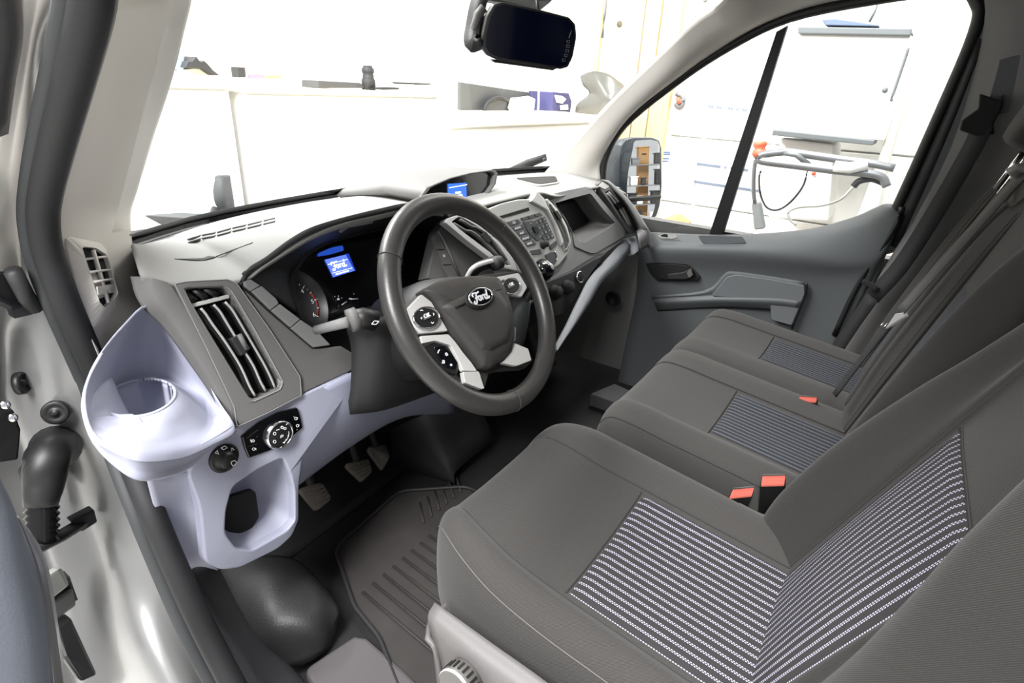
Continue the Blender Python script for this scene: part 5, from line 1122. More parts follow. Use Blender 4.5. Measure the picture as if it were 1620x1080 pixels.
MB().plate(SP([(1518, 206), (1522, 190), (1548, 172), (1550, 148), (1562, 152), (1580, 158), (1588, 148), (1586, 170), (1572, 196), (1574, 212), (1545, 215)], ('x', .68)), (.02, 0, 0)).build('pillar_loop', M_PIT, BP, smooth=False, bevel=.005)
MB().plate(SP([(1362, 448), (1366, 442), (1388, 452), (1386, 460)], ('x', .705)), (.012, 0, 0)).build('belt_stop', M_SOFTBLK, BP, smooth=False, bevel=.002)
MB().lathe([(.022, 0), (.022, .006), (.015, .009), (.001, .009)], SX(1315, 556, .72), (-.8, .5, .3), 20).build('anchor_cap', M_SOFTBLK, BP)
def buckle(nm, pts, xp, body, lab, ax):
    t = thing(nm, SX(*pts[0], xp), lab, 'buckle', 'seat belt buckles')
    a = SP(pts, ('x', xp)); n_ = V(ax).normalized()
    MB().plate(a, -n_ * .010).build('release_button', M_ORANGE, t, smooth=False, bevel=.0015)
    b = [q.lerp(cen(a), -.10) - n_ * .004 for q in a]; MB().plate(b, -n_ * body).build('buckle_body', M_BLACK, t, smooth=False, bevel=.003)
    s0, s1 = a[-1].lerp(a[0], .1), a[2].lerp(a[1], .1)
    mb = MB(); mb.tube([a[0] + n_ * .001, a[1] + n_ * .001], .0016, 6); mb.build('buckle_slot', M_BELTG, t)
buckle('seat_belt_buckle', [(1160, 773), (1194, 770), (1190, 783), (1154, 787)], -.212, .05, 'red buttoned buckle leaning beside the driver cushion, nearer of the pair', (-.2, -.1, .97))
buckle('seat_belt_buckle.001', [(1206, 752), (1243, 751), (1241, 766), (1204, 767)], -.205, .09, 'taller red buttoned buckle standing upright behind its leaning neighbour', (-.25, .1, .96))
buckle('seat_belt_buckle.002', [(1264, 626), (1293, 628), (1291, 635), (1266, 633)], .20, .04, 'single red buttoned buckle between the two passenger places', (-.25, .2, .95))
# tray between seats behind buckles
bt = patch('seat_gap_trim', [[SX(1170, 795, -.215), SX(1205, 812, -.215), SX(1240, 820, -.215)], [SX(1190, 815, -.21), SX(1215, 828, -.21), SX(1240, 842, -.21)], [SX(1210, 850, -.215), SX(1228, 862, -.215), SX(1240, 872, -.215)]], M_DARK, DS, 4, 4, solid=.01)

# ------------------------------------------------------------------ floor things
def fz(x, y, z=0.0): return SZ(x, y, z)
FM = thing('floor_mat', fz(600, 900), 'dusty black ribbed rubber mat in the driver footwell', 'floor mat')
mo_ = [fz(530, 868, .012), fz(632, 778, .012), fz(720, 800, .012), fz(800, 842, .012), fz(880, 900, .012), fz(800, 1080, .012), fz(690, 1120, .012), fz(600, 1010, .012), fz(560, 960, .012)]
mo_[2] = V((-.12, .74, .012)); mo_[3] = V((-.14, .5, .012)); mo_[4] = V((-.2, .34, .012)); mo_[5] = V((-.62, .34, .012)); mo_[6] = V((-.68, .42, .012))
plate('mat_sheet', rnd(mo_, .15), (0, 0, 1), .010, M_MATR, FM, .003)
c0 = fz(505, 880, .014); c1 = fz(632, 776, .014); c2 = V((-.14, .62, .014)); c3 = V((-.60, .60, .014))
c0 = V((-.49, .86, .014)); c1 = V((-.25, .88, .014)); 
rb_ = MB()
for k in range(14):
    t = k / 13; x = -.56 + .40 * t; rb_.tube([V((x, .45, .015)), V((x + .02, .70, .015))], .0028, 6)
rb_.build('mat_ribs', M_MATR, FM)
rb_ = MB()
for k in range(6):
    x = -.30 + .03 * k; rb_.tube([V((x, .74, .015)), V((x + .05, .80, .015))], .0028, 6)
rb_.build('mat_ribs', M_MATR, FM)
MB().tube([q + V((0, 0, .004)) for q in rnd(mo_, .15)], .005, 8, closed=True).build('mat_border', M_SOFTBLK, FM)
# toe board
tb = [[V((-.78, .90, .005)), V((-.45, .92, .005)), V((-.10, .94, .005)), V((.3, .95, .005)), V((.74, .95, .005))], [V((-.76, 1.0, .05)), V((-.45, 1.03, .06)), V((-.10, 1.05, .06)), V((.3, 1.05, .06)), V((.74, 1.05, .06))], [V((-.74, 1.14, .28)), V((-.45, 1.18, .30)), V((-.10, 1.2, .3)), V((.3, 1.2, .3)), V((.74, 1.2, .3))]]
struct(patch('trim_5', tb, M_FLOORM, None, 4, 4, solid=.006), 'black sloping toe board under the dashboard')
# wheel arch hump and sill trim
hump = [[fz(330, 905, .06), fz(400, 880, .10), fz(470, 885, .10), fz(520, 935, .06)], [fz(360, 950, .09), fz(420, 910, .13), fz(490, 925, .12), fz(538, 965, .07)], [fz(400, 1010, .09), fz(440, 985, .12), fz(500, 990, .10), fz(532, 990, .05)], [fz(440, 1060, .03), fz(478, 1052, .03), fz(515, 1030, .02), fz(530, 1005, .01)]]
struct(patch('trim_7', hump, mat('hump_black_grain', (40, 40, 41), .5, bump=.5, scale=260), None, 6, 6, solid=.01), 'black grained wheel arch hump beside the sill')
sill = [[SX(285, 900, -.85), fz(330, 890, .08), fz(352, 900, .05)], [SX(330, 985, -.85), fz(378, 960, .07), fz(402, 985, .03)], [SX(385, 1075, -.85), fz(425, 1030, .06), fz(455, 1055, .02)], [SX(430, 1150, -.85), fz(470, 1110, .05), fz(500, 1120, .01)]]
struct(patch('trim_8', sill, mat('sill_dark_plastic', (58, 58, 62), .55, bump=.3, scale=500), None, 5, 5, solid=.008), 'dark plastic sill trim inside the door seal')
step = rnd([fz(480, 1058, .02), fz(560, 1005, .02), fz(580, 1008, .02), fz(640, 1060, .02), fz(690, 1110, .02), fz(560, 1180, .02)], .15)
struct(plate('trim_9', step, (0, 0, 1), .03, mat('step_grey_carpet', (78, 75, 77), .9, bump=.4, scale=500, var=.1), None, .008), 'grey step pad beside the driver seat base')
MB().tube(spl([fz(455, 1075, .02), fz(500, 1040, .02), fz(548, 1000, .02), fz(575, 990, .02)], 4), .008, 8)
# pedals
M_PEDAL = mat('worn_pedal_rubber', (112, 106, 98), .6, bump=.6, scale=120, var=.45, vscale=60)
def pedal(nm, pts, yy, lab, arm):
    a = [SY(x, y, v) for (x, y), v in zip(pts, yy)]; t = thing(nm, cen(a), lab, 'pedal', 'driver pedals'); n_ = (a[1] - a[0]).cross(a[2] - a[1]).normalized()
    if n_.y > 0: n_ = -n_
    MB().plate(rnd(a, .2), -n_ * .012).build('pedal_pad', M_PEDAL, t, smooth=False, bevel=.003)
    mb = MB()
    for k in range(5):
        f = (k + .7) / 5.4; mb.tube([a[0].lerp(a[3], f).lerp(a[1].lerp(a[2], f), .12) + n_ * .001, a[0].lerp(a[3], f).lerp(a[1].lerp(a[2], f), .5) + n_ * .003 + (a[3] - a[0]) * .04, a[0].lerp(a[3], f).lerp(a[1].lerp(a[2], f), .88) + n_ * .001], .0022, 6)
    mb.build('pad_ribs', M_PEDAL, t)
    MB().tube(spl([cen(a) - n_ * .012, cen(a) + V((.01, .05, .06)), cen(a) + V(arm)], 3), .010, 8).build('pedal_arm', M_SOFTBLK, t)
pedal('clutch_pedal', [(472, 772), (510, 762), (526, 788), (502, 808)], (.90, .90, .87, .87), 'worn clutch pedal nearest the pale lower panel', (.02, .12, .25))
pedal('brake_pedal', [(545, 733), (583, 724), (590, 745), (574, 761)], (.90, .90, .87, .87), 'worn brake pedal, middle of the three pedals', (.02, .12, .25))
pedal('accelerator_pedal', [(580, 706), (610, 702), (618, 722), (606, 742)], (.95, .95, .91, .91), 'narrow worn accelerator pedal beside the centre console', (.02, .10, .2))
# dark hump between footwells and grey seat side bin
cn_ = [[V((-.17, .98, .01)), V((-.16, .98, .26)), V((.02, 1.0, .30))], [V((-.15, .88, .01)), V((-.14, .87, .20)), V((.04, .88, .24))], [V((-.13, .78, .01)), V((-.12, .78, .05)), V((.06, .78, .06))]]
patch('console_side', cn_, M_SOFTBLK, D, 4, 4, solid=.008)
jb_ = thing('floor_box', fz(960, 615, .04), 'low dark grey plastic box on the floor before the bench', 'box')
bx = [fz(934, 622, .06), fz(972, 606, .08), fz(1000, 618, .08), fz(985, 640, .06)]
MB().plate(bx, (0, 0, -.05)).build('box_lid', mat('box_grey', (70, 69, 72), .6), jb_, smooth=False, bevel=.004)
MB().plate([q + V((0, 0, -.052)) for q in bx], (0, 0, -.006)).build('box_foot', M_BLACK, jb_, smooth=False)

# ------------------------------------------------------------------ workshop seen through the glass
def cab_unit(name, px, y, depth, label, cat='cabinet', split=(), group=None, top=.03):
    a, b, c, d = [SY(x, yy, y) for x, yy in px]           # top-left, top-right, bottom-right, bottom-left seen corners
    x0, x1, zt, zb = a.x, min(b.x, 2.3),  (a.z + b.z) / 2, GZ
    t = thing(name, ((x0 + x1) / 2, y + depth / 2, zb), label, cat, group)
    MB().plate([(x0, y + .01, zb), (x1, y + .01, zb), (x1, y + depth, zb), (x0, y + depth, zb)], (0, 0, zt - top - zb)).build('carcass', M_CAB, t, smooth=False)
    MB().plate([(x0 - .02, y - .02, zt), (x1 + .02, y - .02, zt), (x1 + .02, y + depth, zt), (x0 - .02, y + depth, zt)], (0, 0, -top)).build('worktop', M_EDGE, t, smooth=False, bevel=.004)
    e = [x0] + list(split) + [x1]
    for p, q in zip(e, e[1:]):
        MB().plate([(p + .008, y, zb + .05), (q - .008, y, zb + .05), (q - .008, y, zt - top - .01), (p + .008, y, zt - top - .01)], (0, .009, 0)).build('panel', M_CAB, t, smooth=False, bevel=.003)
    return t, (x0, x1, zt)
YF = 3.0
t1, e1 = cab_unit('tall_cabinet', [(40, 112), (362, 136), (400, 330), (150, 330)], YF, .7, 'tall white cabinet with a birch edged top at the left of the workshop', group=None)
t2, e2 = cab_unit('reception_counter', [(388, 138), (693, 146), (690, 260), (410, 330)], YF - .05, .7, 'wide white counter with a birch edged top ahead of the windshield', 'counter')
t3, e3 = cab_unit('side_counter', [(600, 224), (790, 240), (760, 300), (640, 300)], YF - .45, .36, 'low white counter with papers, right of the wide counter', 'counter')
t4, e4 = cab_unit('back_counter', [(712, 178), (985, 190), (930, 300), (760, 300)], 1.5, .8, 'white counter carrying dark panels, beside the pine post', 'counter')
def on(x, y, v): return SY(x, y, v)
def slab(name, pts, y, dep, m, label, cat, group=None, bevel=.004, parts=None):
    a = [SY(px, py, y) for px, py in pts]; o = MB().plate(a, (0, dep, 0)).build(name, m, None, smooth=False, bevel=bevel); tag(o, label, cat, group); return o
W1 = conv(.37037, 200, 0)
M_MATTBLK = mat('black_matt_case', (40, 40, 42), .6); M_NAVY = mat('navy_plastic', (66, 66, 110), .5)  # the workshop items' own matt black, and navy plastic
slab('spray_can', W1([(205, 298), (222, 218), (240, 202), (250, 212), (245, 298)]), YF + .1, .08, mat('pale_blue_label', (150, 180, 220), .5), 'pale blue can at the end of the tall cabinet top', 'can')
slab('work_glove', W1([(252, 288), (262, 262), (280, 262), (300, 240), (318, 266), (332, 258), (348, 272), (372, 300), (400, 322), (372, 322), (335, 296)]), YF + .05, .12, M_MATTBLK, 'crumpled dark work glove on the tall cabinet top', 'glove')
slab('flat_carton', W1([(196, 302), (300, 290), (380, 304), (396, 324), (300, 320), (196, 316)]), YF + .1, .2, mat('pale_carton', (226, 220, 205), .8), 'flat pale carton under the dark glove', 'carton')
slab('black_cup', W1([(476, 286), (508, 288), (510, 330), (482, 332)]), YF + .1, .07, M_MATTBLK, 'small black cup on the tall cabinet top', 'cup')
slab('pink_bottle', W1([(511, 284), (524, 284), (528, 332), (512, 332)]), YF + .12, .05, mat('pale_pink', (226, 180, 200), .5), 'pale pink bottle next to the black cup', 'bottle')
slab('purple_roll', W1([(528, 318), (570, 314), (592, 322), (592, 336), (532, 336)]), YF + .1, .08, mat('mauve', (170, 120, 170), .6), 'mauve roll lying right of the pink bottle', 'roll')
slab('yellow_box', W1([(592, 322), (662, 320), (668, 336), (596, 337)]), YF + .1, .08, mat('yellow_print', (236, 206, 110), .6), 'small yellow box at the right end of the cabinet clutter', 'box')
slab('keyboard', W1([(820, 344), (1000, 354), (1022, 376), (820, 376)]), YF + .1, .16, mat('dark_grey_case', (70, 70, 72), .6), 'long dark grey case on the wide counter', 'case')
tt = thing('flashlight', SY(584, 142, YF + .1), 'black upright flashlight on the wide counter top', 'flashlight')
base = SY(583.5, 142, YF + .1)
hgt = (SY(583, 104, YF + .1) - base).length
MB().lathe([(.045, 0), (.045, .12 * hgt / .3), (.036, .15 * hgt / .3), (.036, hgt * .62), (.032, hgt * .66), (.040, hgt * .72), (.040, hgt * .88), (.030, hgt * .92), (.030, hgt)], base, (0, 0, 1), 20).build('barrel', M_MATTBLK, tt)
MB().lathe([(.038, 0), (.041, .01), (.038, .02)], base + V((0, 0, hgt * .35)), (0, 0, 1), 20).build('grip_ring', M_PIT, tt)
slab('remote_control', W1([(1052, 378), (1100, 372), (1168, 374), (1164, 382), (1100, 384)]), YF + .02, .05, M_MATTBLK, 'slim dark remote lying right of the flashlight', 'remote')
slab('paper_stack', W1([(1170, 362), (1240, 358), (1320, 364), (1336, 384), (1280, 392), (1180, 384)]), YF + .05, .2, mat('paper_white', (232, 232, 230), .8), 'loose white paper stack at the counter end', 'papers')
slab('dark_folder', W1([(1205, 355), (1300, 356), (1310, 361), (1240, 362)]), YF + .04, .2, M_MATTBLK, 'thin dark folder on top of the paper stack', 'folder')
for k, P in enumerate(([(1225, 580), (1290, 574), (1335, 578), (1330, 602), (1240, 600)], [(1195, 596), (1260, 592), (1290, 602), (1230, 612)], [(1262, 624), (1300, 618), (1310, 640), (1268, 642)], [(1130, 604), (1190, 598), (1200, 606), (1140, 612)], [(1205, 622), (1262, 616), (1250, 630), (1208, 630)], [(1340, 604), (1395, 606), (1400, 620), (1345, 618)])):
    lb = ['dark hand tool case standing on the papers of the low counter', 'grey pouch lying before the tool case', 'small dark clip nearest the counter front', 'pale strip of card left of the pouch', 'thin grey notebook on the low counter front', 'pale packet right of the tool case'][k]
    slab(['tool_case', 'grey_pouch', 'metal_clip', 'card_strip', 'notebook', 'pale_packet'][k], W1(P), YF - .3, .12, [M_MATTBLK, mat('mid_grey_item', (120, 120, 122), .6), M_MATTBLK, mat('pale_grey_item', (190, 190, 190), .7), mat('mid_grey_item', (120, 120, 122), .6), mat('pale_grey_item', (190, 190, 190), .7)][k], lb, 'workshop item')
# dark wheel-arch panel, blue folders, plastic bag, notices
ZB = conv(1 / 3, 580, 0)
wa = thing('arch_panel', SY(770, 170, 2.04), 'dark grey sheet with a black arch, propped on the back counter', 'panel')
MB().plate([SY(x, y, 2.06) for x, y in ZB([(446, 390), (780, 440), (808, 524), (445, 524)])], (0, .02, 0)).build('sheet', mat('grey_sheet', (74, 76, 78), .5), wa, smooth=False)
ar = [SY(x, y, 2.02) for x, y in ZB([(556, 524), (572, 490), (600, 470), (632, 464), (665, 476), (684, 500), (690, 524)])]
MB().tube(spl(ar, 4), .010, 8).build('arch_edge', M_MATTBLK, wa)
MB().plate(ar, (0, .005, 0)).build('arch_fill', mat('arch_grey', (58, 59, 61), .5), wa, smooth=False)
MB().plate([SY(x, y, 2.0) for x, y in ZB([(690, 466), (770, 456), (800, 470), (792, 538), (690, 535), (676, 512)])], (0, .01, 0)).build('white_note', M_CAB, wa, smooth=False)
slab('blue_folder', ZB([(780, 430), (814, 432), (810, 534), (796, 534), (796, 470), (784, 462)]), 2.02, .02, M_NAVY, 'navy folder edge beside the grey arch sheet', 'folder')
bf = slab('blue_box', ZB([(884, 436), (960, 442), (974, 480), (966, 546), (880, 546)]), 1.95, .1, M_NAVY, 'navy document box with white labels, left of the plastic bag', 'box')
MB().plate([SY(x, y, 1.94) for x, y in ZB([(896, 450), (930, 456), (948, 470), (930, 492), (905, 486)])], (0, .008, 0)).build('white_label', M_CAB, bf, smooth=False)
MB().plate([SY(x, y, 1.94) for x, y in ZB([(922, 500), (956, 496), (958, 520), (924, 522)])], (0, .008, 0)).build('white_label', M_CAB, bf, smooth=False)
bag = [[SX(x, y, v) for x, y, v in r] for r in ([(918, 120, 2.30), (935, 113, 2.25), (960, 116, 2.25), (985, 133, 2.30)], [(922, 135, 2.28), (945, 132, 2.2), (970, 140, 2.22), (996, 150, 2.3)], [(932, 148, 2.26), (950, 152, 2.18), (975, 156, 2.2), (990, 165, 2.3)], [(912, 166, 2.26), (945, 170, 2.18), (970, 176, 2.2), (985, 178, 2.3)], [(910, 186, 2.26), (945, 188, 2.2), (970, 190, 2.2), (985, 190, 2.3)])]
bgm = mat('clear_bag_film', (84, 84, 80), .3, spec=.5); bo_ = patch('plastic_bag', bag, bgm, None, 4, 4, solid=.004); tag(bo_, 'crumpled translucent grey plastic bag by the windshield corner', 'bag')
# office chair seen low through the windshield
oc = thing('office_chair', SY(345, 345, 2.4), 'grey office chair back low in front of the counter', 'chair')
cbk = [[SY(x, y, v) for x, y, v in r] for r in ([(340, 284, 2.4), (352, 278, 2.38), (364, 277, 2.4)], [(337, 300, 2.4), (352, 298, 2.36), (367, 297, 2.4)], [(339, 318, 2.4), (355, 318, 2.36), (370, 316, 2.4)], [(346, 333, 2.4), (358, 337, 2.38), (373, 340, 2.4)])]
patch('chair_back', cbk, mat('chair_mesh_grey', (66, 68, 70), .8), oc, 4, 4, solid=.05)
MB().tube([SY(340, 330, 2.38), SY(334, 345, 2.35), SY(350, 352, 2.35)], .015, 8).build('chair_arm', M_MATTBLK, oc)
MB().plate([SY(300, 345, 2.3), SY(360, 340, 2.3), SY(372, 350, 2.3), SY(330, 362, 2.3)], (0, .4, -.05)).build('chair_seat', mat('chair_mesh_grey', (66, 68, 70), .8), oc, smooth=False, bevel=.01)
MB().tube([SY(350, 355, 2.5), SY(350, 355, 2.5) * 1.0 + V((0, 0, -.4))], .03, 8).build('chair_post', M_MATTBLK, oc)
slab('blue_bin', [(296, 326), (326, 324), (326, 338), (300, 340)], 2.6, .2, mat('pale_blue_bin', (190, 214, 226), .6), 'pale blue bin behind the office chair', 'bin')
# wall notices
for k, P in enumerate(([(1122, 266), (1138, 266), (1138, 278), (1122, 278)],)): slab('wall_socket', W1(P), 4.55, .04, mat('socket_grey', (120, 116, 105), .6), 'small grey socket on the front wall', 'socket')
mb = MB()
for k, x in enumerate((1078, 1100, 1128, 1150, 1188, 1226)):
    y0 = 240
    mb.tube([SY(*W1([(x - 5, y0)])[0], 4.58), SY(*W1([(x + (6 if k % 2 else -1), y0 + 9)])[0], 4.58)], .008, 5)
tag(mb.build('coat_hook', M_MATTBLK, None), 'row of small dark hooks high on the front wall', 'hooks')

# pine post and boards by the passenger side
def post(name, pts, d, m, label, cat='post'):
    a = SP(pts, ('y', d)); z1 = 3.4; x0, x1 = a[0].x, a[1].x
    o = MB().plate([(x0, d, GZ), (x1, d, GZ), (x1, d + .14, GZ), (x0, d + .14, GZ)], (0, 0, z1 - GZ)).build(name, m, None, smooth=False, bevel=.006); tag(o, label, cat); return o
def board(name, xa, xb, m, label, X=2.49):
    y0, y1 = SX(xa, 100, X).y, SX(xb, 100, X).y
    o = MB().plate([(X, y0 - .004, GZ), (X, y1 + .004, GZ), (X, y1 + .004, 3.4), (X, y0 - .004, 3.4)], (.05, 0, 0)).build(name, m, None, smooth=False, bevel=.004); return tag(o, label, 'board')
board('pine_board', 958, 1010, mat('whitened_pine', (206, 192, 160), .6, var=.05, vscale=3), 'broad whitened pine board next to the slim pole')
board('pine_plank', 1010, 1036, mat('cream_pine', (208, 190, 150), .6, var=.10, vscale=5), 'narrow cream pine board between two wider boards')
pk = board('pine_post', 1036, 1068, M_WOOD, 'yellow pine board ending beside the white wall cabinet', 2.47)
kk = SX(980, 38, 2.485); kt = MB().lathe([(.018, 0), (.015, .003), (.001, .003)], kk, (-1, 0, 0), 14).build('board_knot', mat('knot_brown', (96, 84, 66), .6), None); tag(kt, 'small round brown knot on the whitened pine board', 'knob')  # knot in the wood, modelled as a small raised disc
tp = thing('tall_pole', SX(952, 100, 2.38), 'slim wooden pole with a grey bracket at the windshield top', 'pole')
MB().tube([SX(958, -90, 2.38), SX(951, 20, 2.38), SX(943, 112, 2.38), SX(930, 300, 2.38)], .018, 10).build('pole_shaft', M_WOOD, tp)
MB().tube([SX(963, -60, 2.36), SX(957, 20, 2.36), SX(953, 60, 2.36)], .010, 8).build('pole_bracket', mat('mid_grey_item', (120, 120, 122), .6), tp)
hs_ = thing('grey_hose', SX(1110, 20, 2.3), 'grey hose end hanging in the top corner of the windshield', 'hose')
MB().tube(spl([SX(1120, -60, 2.3), SX(1116, 0, 2.3), SX(1110, 22, 2.3), SX(1103, 42, 2.3)], 4), .022, 10).build('hose_tube', mat('pale_grey_item', (190, 190, 190), .7), hs_)
MB().tube(spl([SX(1124, 18, 2.3), SX(1112, 24, 2.29), SX(1100, 26, 2.3)], 4), .006, 8).build('hose_clip', mat('mid_grey_item', (120, 120, 122), .6), hs_)

# tall wall cabinets with drawers to the right
XW = 2.55
def wplate(name, pts, x, dep, m, label, cat, group=None, bevel=.004):
    o = MB().plate(SP(pts, ('x', x)), (dep, 0, 0)).build(name, m, None, smooth=False, bevel=bevel); tag(o, label, cat, group); return o
wc = thing('wall_cabinet', SX(1150, 320, XW), 'white wall cabinet doors with perforated rails beyond the passenger window', 'cabinet')
seams = [1048, 1100, 1200]
zz0, zz1 = GZ + .05, 2.2
ys = [SX(x, 300, XW).y for x in (1046, 1098, 1205)]
ys = sorted(ys, reverse=True) + [ys[-1] - .75]
for a, b in zip(ys, ys[1:]):
    for z0, z1 in ((GZ + .02, .40), (.41, .80), (.81, 2.3)):
        MB().plate([(XW, a - .006, z0), (XW, b + .006, z0), (XW, b + .006, z1), (XW, a - .006, z1)], (.03, 0, 0)).build('door', M_CAB, wc, smooth=False, bevel=.004)
MB().plate([(XW + .03, ys[0], GZ), (XW + .03, ys[-1], GZ), (XW + .03, ys[-1], 2.3), (XW + .03, ys[0], 2.3)], (.4, 0, 0)).build('carcass', M_CAB, wc, smooth=False)
mb = MB()
def dots(p, q, n, skip=()):
    for k in range(n):
        if k in skip: continue
        t = k / (n - 1); x, y = p[0] + (q[0] - p[0]) * t, p[1] + (q[1] - p[1]) * t; c = SX(x, y, XW - .004); mb.box(c, (.004, .014, .014))
dots((1104, 259), (1182, 269), 26, (12, 13, 15, 16, 18, 19, 20, 22)); dots((1099, 287), (1200, 302), 34)
dots((1122, 168), (1180, 174), 14, (2, 5, 6, 9, 11))
mb.build('rail_holes', mat('slot_grey_blue', (110, 120, 140), .6), wc, smooth=False)
mb = MB()
for (x0, x1, y) in ((1048, 1060, 241), (1048, 1060, 244), (1047, 1058, 251), (1048, 1057, 255)): mb.plate([SX(x0, y - 1, XW - .005), SX(x1, y - 1, XW - .005), SX(x1, y + 1, XW - .005), SX(x0, y + 1, XW - .005)], (.003, 0, 0))
mb.build('cabinet_sticker', mat('sticker_blue', (80, 110, 170), .6), wc, smooth=False)
hk = thing('red_hook', SX(1073, 160, XW - .05), 'red and grey clip hanging near the window edge', 'clip')
MB().tube(spl([SX(1070, 148, 2.53), SX(1080, 152, 2.53), SX(1081, 162, 2.53), SX(1075, 169, 2.53), SX(1069, 164, 2.53)], 4), .014, 8).build('clip_body', mat('mid_grey_item', (120, 120, 122), .6), hk)
MB().tube([SX(1072, 155, 2.51), SX(1075, 164, 2.51)], .012, 8).build('clip_tab', mat('clip_red', (206, 92, 60), .5), hk)
# wheel alignment console: screen hood with bars
AL = thing('alignment_console', SX(1340, 320, 2.1), 'white diagnostic cabinet with grey ledges and a tube handle beyond the window', 'machine')
XA = 2.1; MGL = mat('ledge_grey', (92, 96, 98), .5); MTUB = mat('tube_grey', (110, 112, 114), .35, .3)
def a8(P, v): return SP(Z8(P), ('x', v))
MB().plate(a8([(500, 104), (884, 112), (905, 130), (800, 445), (480, 425), (470, 400)], XA), (.3, 0, 0)).build('cabinet_front', M_CAB, AL, smooth=False, bevel=.01)
MB().plate(a8([(886, 96), (934, 134), (820, 470), (770, 700), (700, 720), (800, 440), (895, 130)], XA + .05), (.3, 0, 0)).build('cabinet_side', mat('cream_laminate', (232, 232, 222), .6), AL, smooth=False, bevel=.01)
MB().plate(a8([(525, 84), (886, 90), (880, 112), (524, 106)], XA - .03), (.3, 0, 0)).build('top_ledge', MGL, AL, smooth=False, bevel=.004)
MB().plate(a8([(446, 410), (768, 444), (762, 460), (442, 428)], XA - .06), (.2, 0, 0)).build('lower_ledge', MGL, AL, smooth=False, bevel=.004)
MB().plate(a8([(600, 62), (640, 58), (700, 66), (780, 78), (782, 84), (610, 80)], XA - .02), (.2, 0, 0)).build('top_box', mat('top_box_slate', (86, 100, 122), .5), AL, smooth=False, bevel=.004)
MB().tube(a8([(750, 70), (766, 40), (776, 10)], XA), .006, 6).build('top_cable', MGL, AL)
MB().tube(spl(a8([(846, 325), (820, 320), (835, 270), (862, 190), (874, 152)], XA - .01), 4)[4:], .006, 6).build('door_gap', MGL, AL)
MB().lathe([(.012, 0), (.012, .008), (.001, .01)], a8([(800, 285)], XA - .01)[0], (-1, 0, 0), 12).build('lock', MGL, AL)
hb_ = spl(a8([(402, 495), (420, 488), (470, 482), (500, 482), (640, 502), (760, 518), (830, 532)], XA - .25), 4); MB().tube(hb_, .017, 10).build('tube_handle', MTUB, AL)
hb_ = spl(a8([(402, 497), (410, 510), (520, 524), (650, 540), (740, 548), (790, 560), (806, 590)], XA - .32), 4); MB().tube(hb_, .017, 10).build('tube_handle', MTUB, AL)
MB().tube(a8([(480, 484), (520, 490), (560, 522)], XA - .28), .012, 8).build('tube_brace', MTUB, AL)
MB().tube(a8([(640, 526), (690, 532), (745, 520)], XA - .33), .024, 10).build('hand_grip', mat('pale_grip', (214, 214, 212), .6), AL)
MB().tube(spl(a8([(700, 590), (720, 572), (760, 566), (800, 580)], XA - .3), 4), .014, 10).build('hose', M_MATTBLK, AL)
MB().tube(spl(a8([(555, 540), (540, 590), (500, 640), (460, 664), (425, 655), (405, 610), (402, 560), (408, 540)], XA - .1), 4), .005, 6).build('cable', M_MATTBLK, AL)
MB().tube(spl(a8([(700, 590), (660, 630), (600, 650), (530, 655), (495, 670), (500, 695), (520, 712)], XA - .1), 4), .006, 6).build('hose_thin', mat('pale_hose', (170, 170, 165), .6), AL)
MB().plate(a8([(470, 436), (640, 456), (620, 700), (430, 690)], XA + .05), (.3, 0, 0)).build('cabinet_base', M_CAB, AL, smooth=False, bevel=.01)
MB().lathe([(.010, 0), (.010, .01), (.001, .012)], a8([(575, 548)], XA + .04)[0], (-1, 0, 0), 12).build('indicator', mat('clip_red', (206, 92, 60), .5), AL)
SO = thing('charger_stick', SX(1200, 300, 1.9), 'grey charger stick hanging on a cable under a red cap', 'charger')
MB().tube(spl(a8([(388, 640), (384, 600), (386, 540), (392, 500), (400, 480)], 1.9), 4), .010, 8).build('cable', MTUB, SO)
MB().plate(a8([(376, 642), (404, 640), (418, 724), (386, 728)], 1.9), (.05, 0, 0)).build('stick_body', mat('stick_grey', (128, 132, 132), .5), SO, smooth=False, bevel=.008)
rc = a8([(404, 470)], 1.9)[0]; MB().lathe([(.030, -.035), (.034, -.02), (.030, -.005), (.022, .0), (.030, .012), (.032, .026), (.022, .034), (.001, .035)], rc, (0, .15, 1), 20).build('red_cap', mat('cap_red', (216, 96, 66), .45), SO)
# carton just outside, below the mirror
ct = SX(1040, 372, 1.35)
cb_ = thing('cardboard_box', ct, 'brown cardboard box edge just outside below the door mirror', 'box')
MB().plate(SP([(1018, 368), (1024, 358), (1034, 352), (1044, 354), (1060, 366), (1062, 380), (1018, 380)], ('x', 1.35)), (.3, 0, 0)).build('carton_flap', M_CARD, cb_, smooth=False, bevel=.004)
MB().plate([(1.36, ct.y - .12, GZ), (1.36, ct.y + .2, GZ), (1.36, ct.y + .2, ct.z - .05), (1.36, ct.y - .12, ct.z - .05)], (.3, 0, 0)).build('carton_body', M_CARD, cb_, smooth=False, bevel=.004)
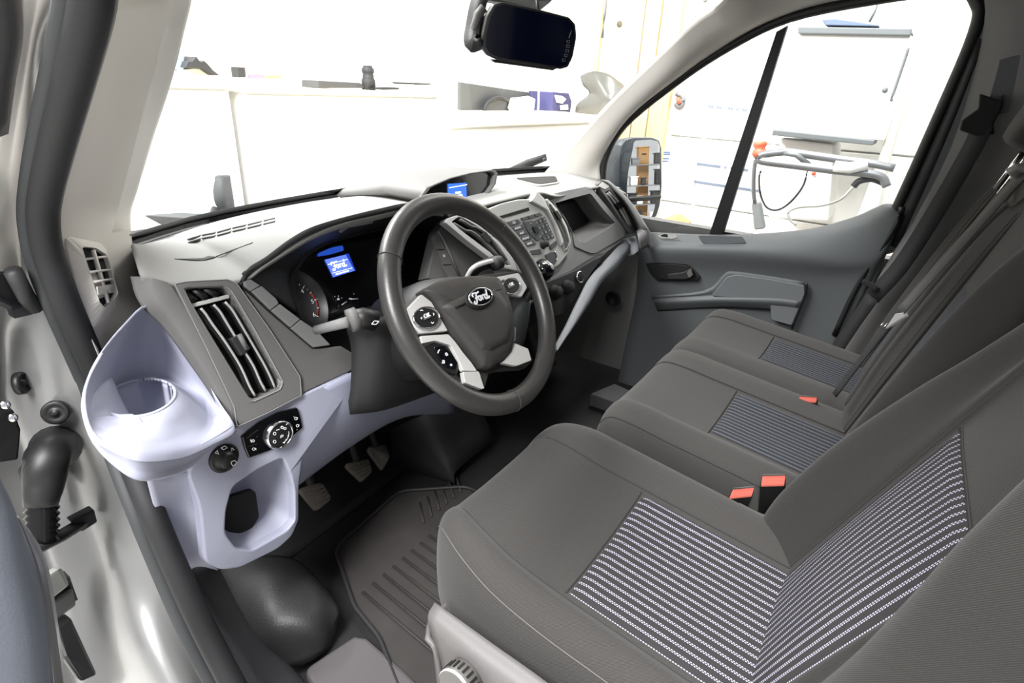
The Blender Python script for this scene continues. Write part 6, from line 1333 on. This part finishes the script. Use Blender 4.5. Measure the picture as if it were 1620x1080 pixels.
# clutter behind the van, seen only in the door mirror
def crate(name, c, s, m, label, cat, group=None):
    t = thing(name, (c[0], c[1], c[2] - s[2] / 2), label, cat, group)
    MB().box(c, s).build('crate_body', m, t, smooth=False, bevel=.01)
    MB().box((c[0], c[1], c[2] + s[2] / 2 + .008), (s[0] + .02, s[1] + .02, .015)).build('lid', m, t, smooth=False, bevel=.003)
    return t
tallc = crate('tall_carton', (2.62, -4.75, .23), (.14, .12, 1.78), M_CARD, 'tall brown carton reflected in the door mirror', 'carton')
MB().box((2.62, -4.688, 1.04), (.06, .008, .02)).build('hand_hole', M_PIT, tallc, smooth=False)
rk_ = thing('storage_rack', (2.6, -4.6, GZ), 'grey open rack of small goods seen in the door mirror', 'rack')
for z in (.18, .40, .64, .90):
    MB().box((2.6, -4.55, z), (.56, .22, .014)).build('shelf_board', mat('mid_grey_item', (120, 120, 122), .6), rk_, smooth=False)
for x in (2.33, 2.87):
    MB().box((x, -4.55, (GZ + 1.2) / 2), (.02, .2, 1.2 - GZ)).build('upright', M_MATTBLK, rk_, smooth=False)
goods = [(2.43, .40, .10, .13, M_MATTBLK, 'dark tin'), (2.52, .40, .08, .09, M_CAB, 'white tub'), (2.74, .40, .12, .15, M_MATTBLK, 'black case'), (2.44, .64, .09, .10, M_CAB, 'white packet'), (2.57, .64, .05, .08, M_MATTBLK, 'slim black tin'), (2.78, .64, .11, .18, M_MATTBLK, 'tall black case'), (2.46, .90, .10, .07, mat('mid_grey_item', (120, 120, 122), .6), 'grey pouch'), (2.76, .90, .10, .12, M_MATTBLK, 'dark bottle carrier'), (2.5, .18, .12, .12, M_MATTBLK, 'dark low tin'), (2.72, .18, .12, .10, M_CAB, 'white low carton')]
for x, z, sx, sz, m, nm in goods:
    crate(nm.split()[-1] + '_goods', (x, -4.52, z + .008 + sz / 2), (sx, .1, sz), m, nm + ' on the rack board %s in the door mirror' % {.18: 'nearest the floor', .40: 'second up', .64: 'third up', .90: 'at the top'}[z], 'goods')
for o in list(bpy.data.objects):
    if o.type == 'EMPTY' and not o.children: bpy.data.objects.remove(o)
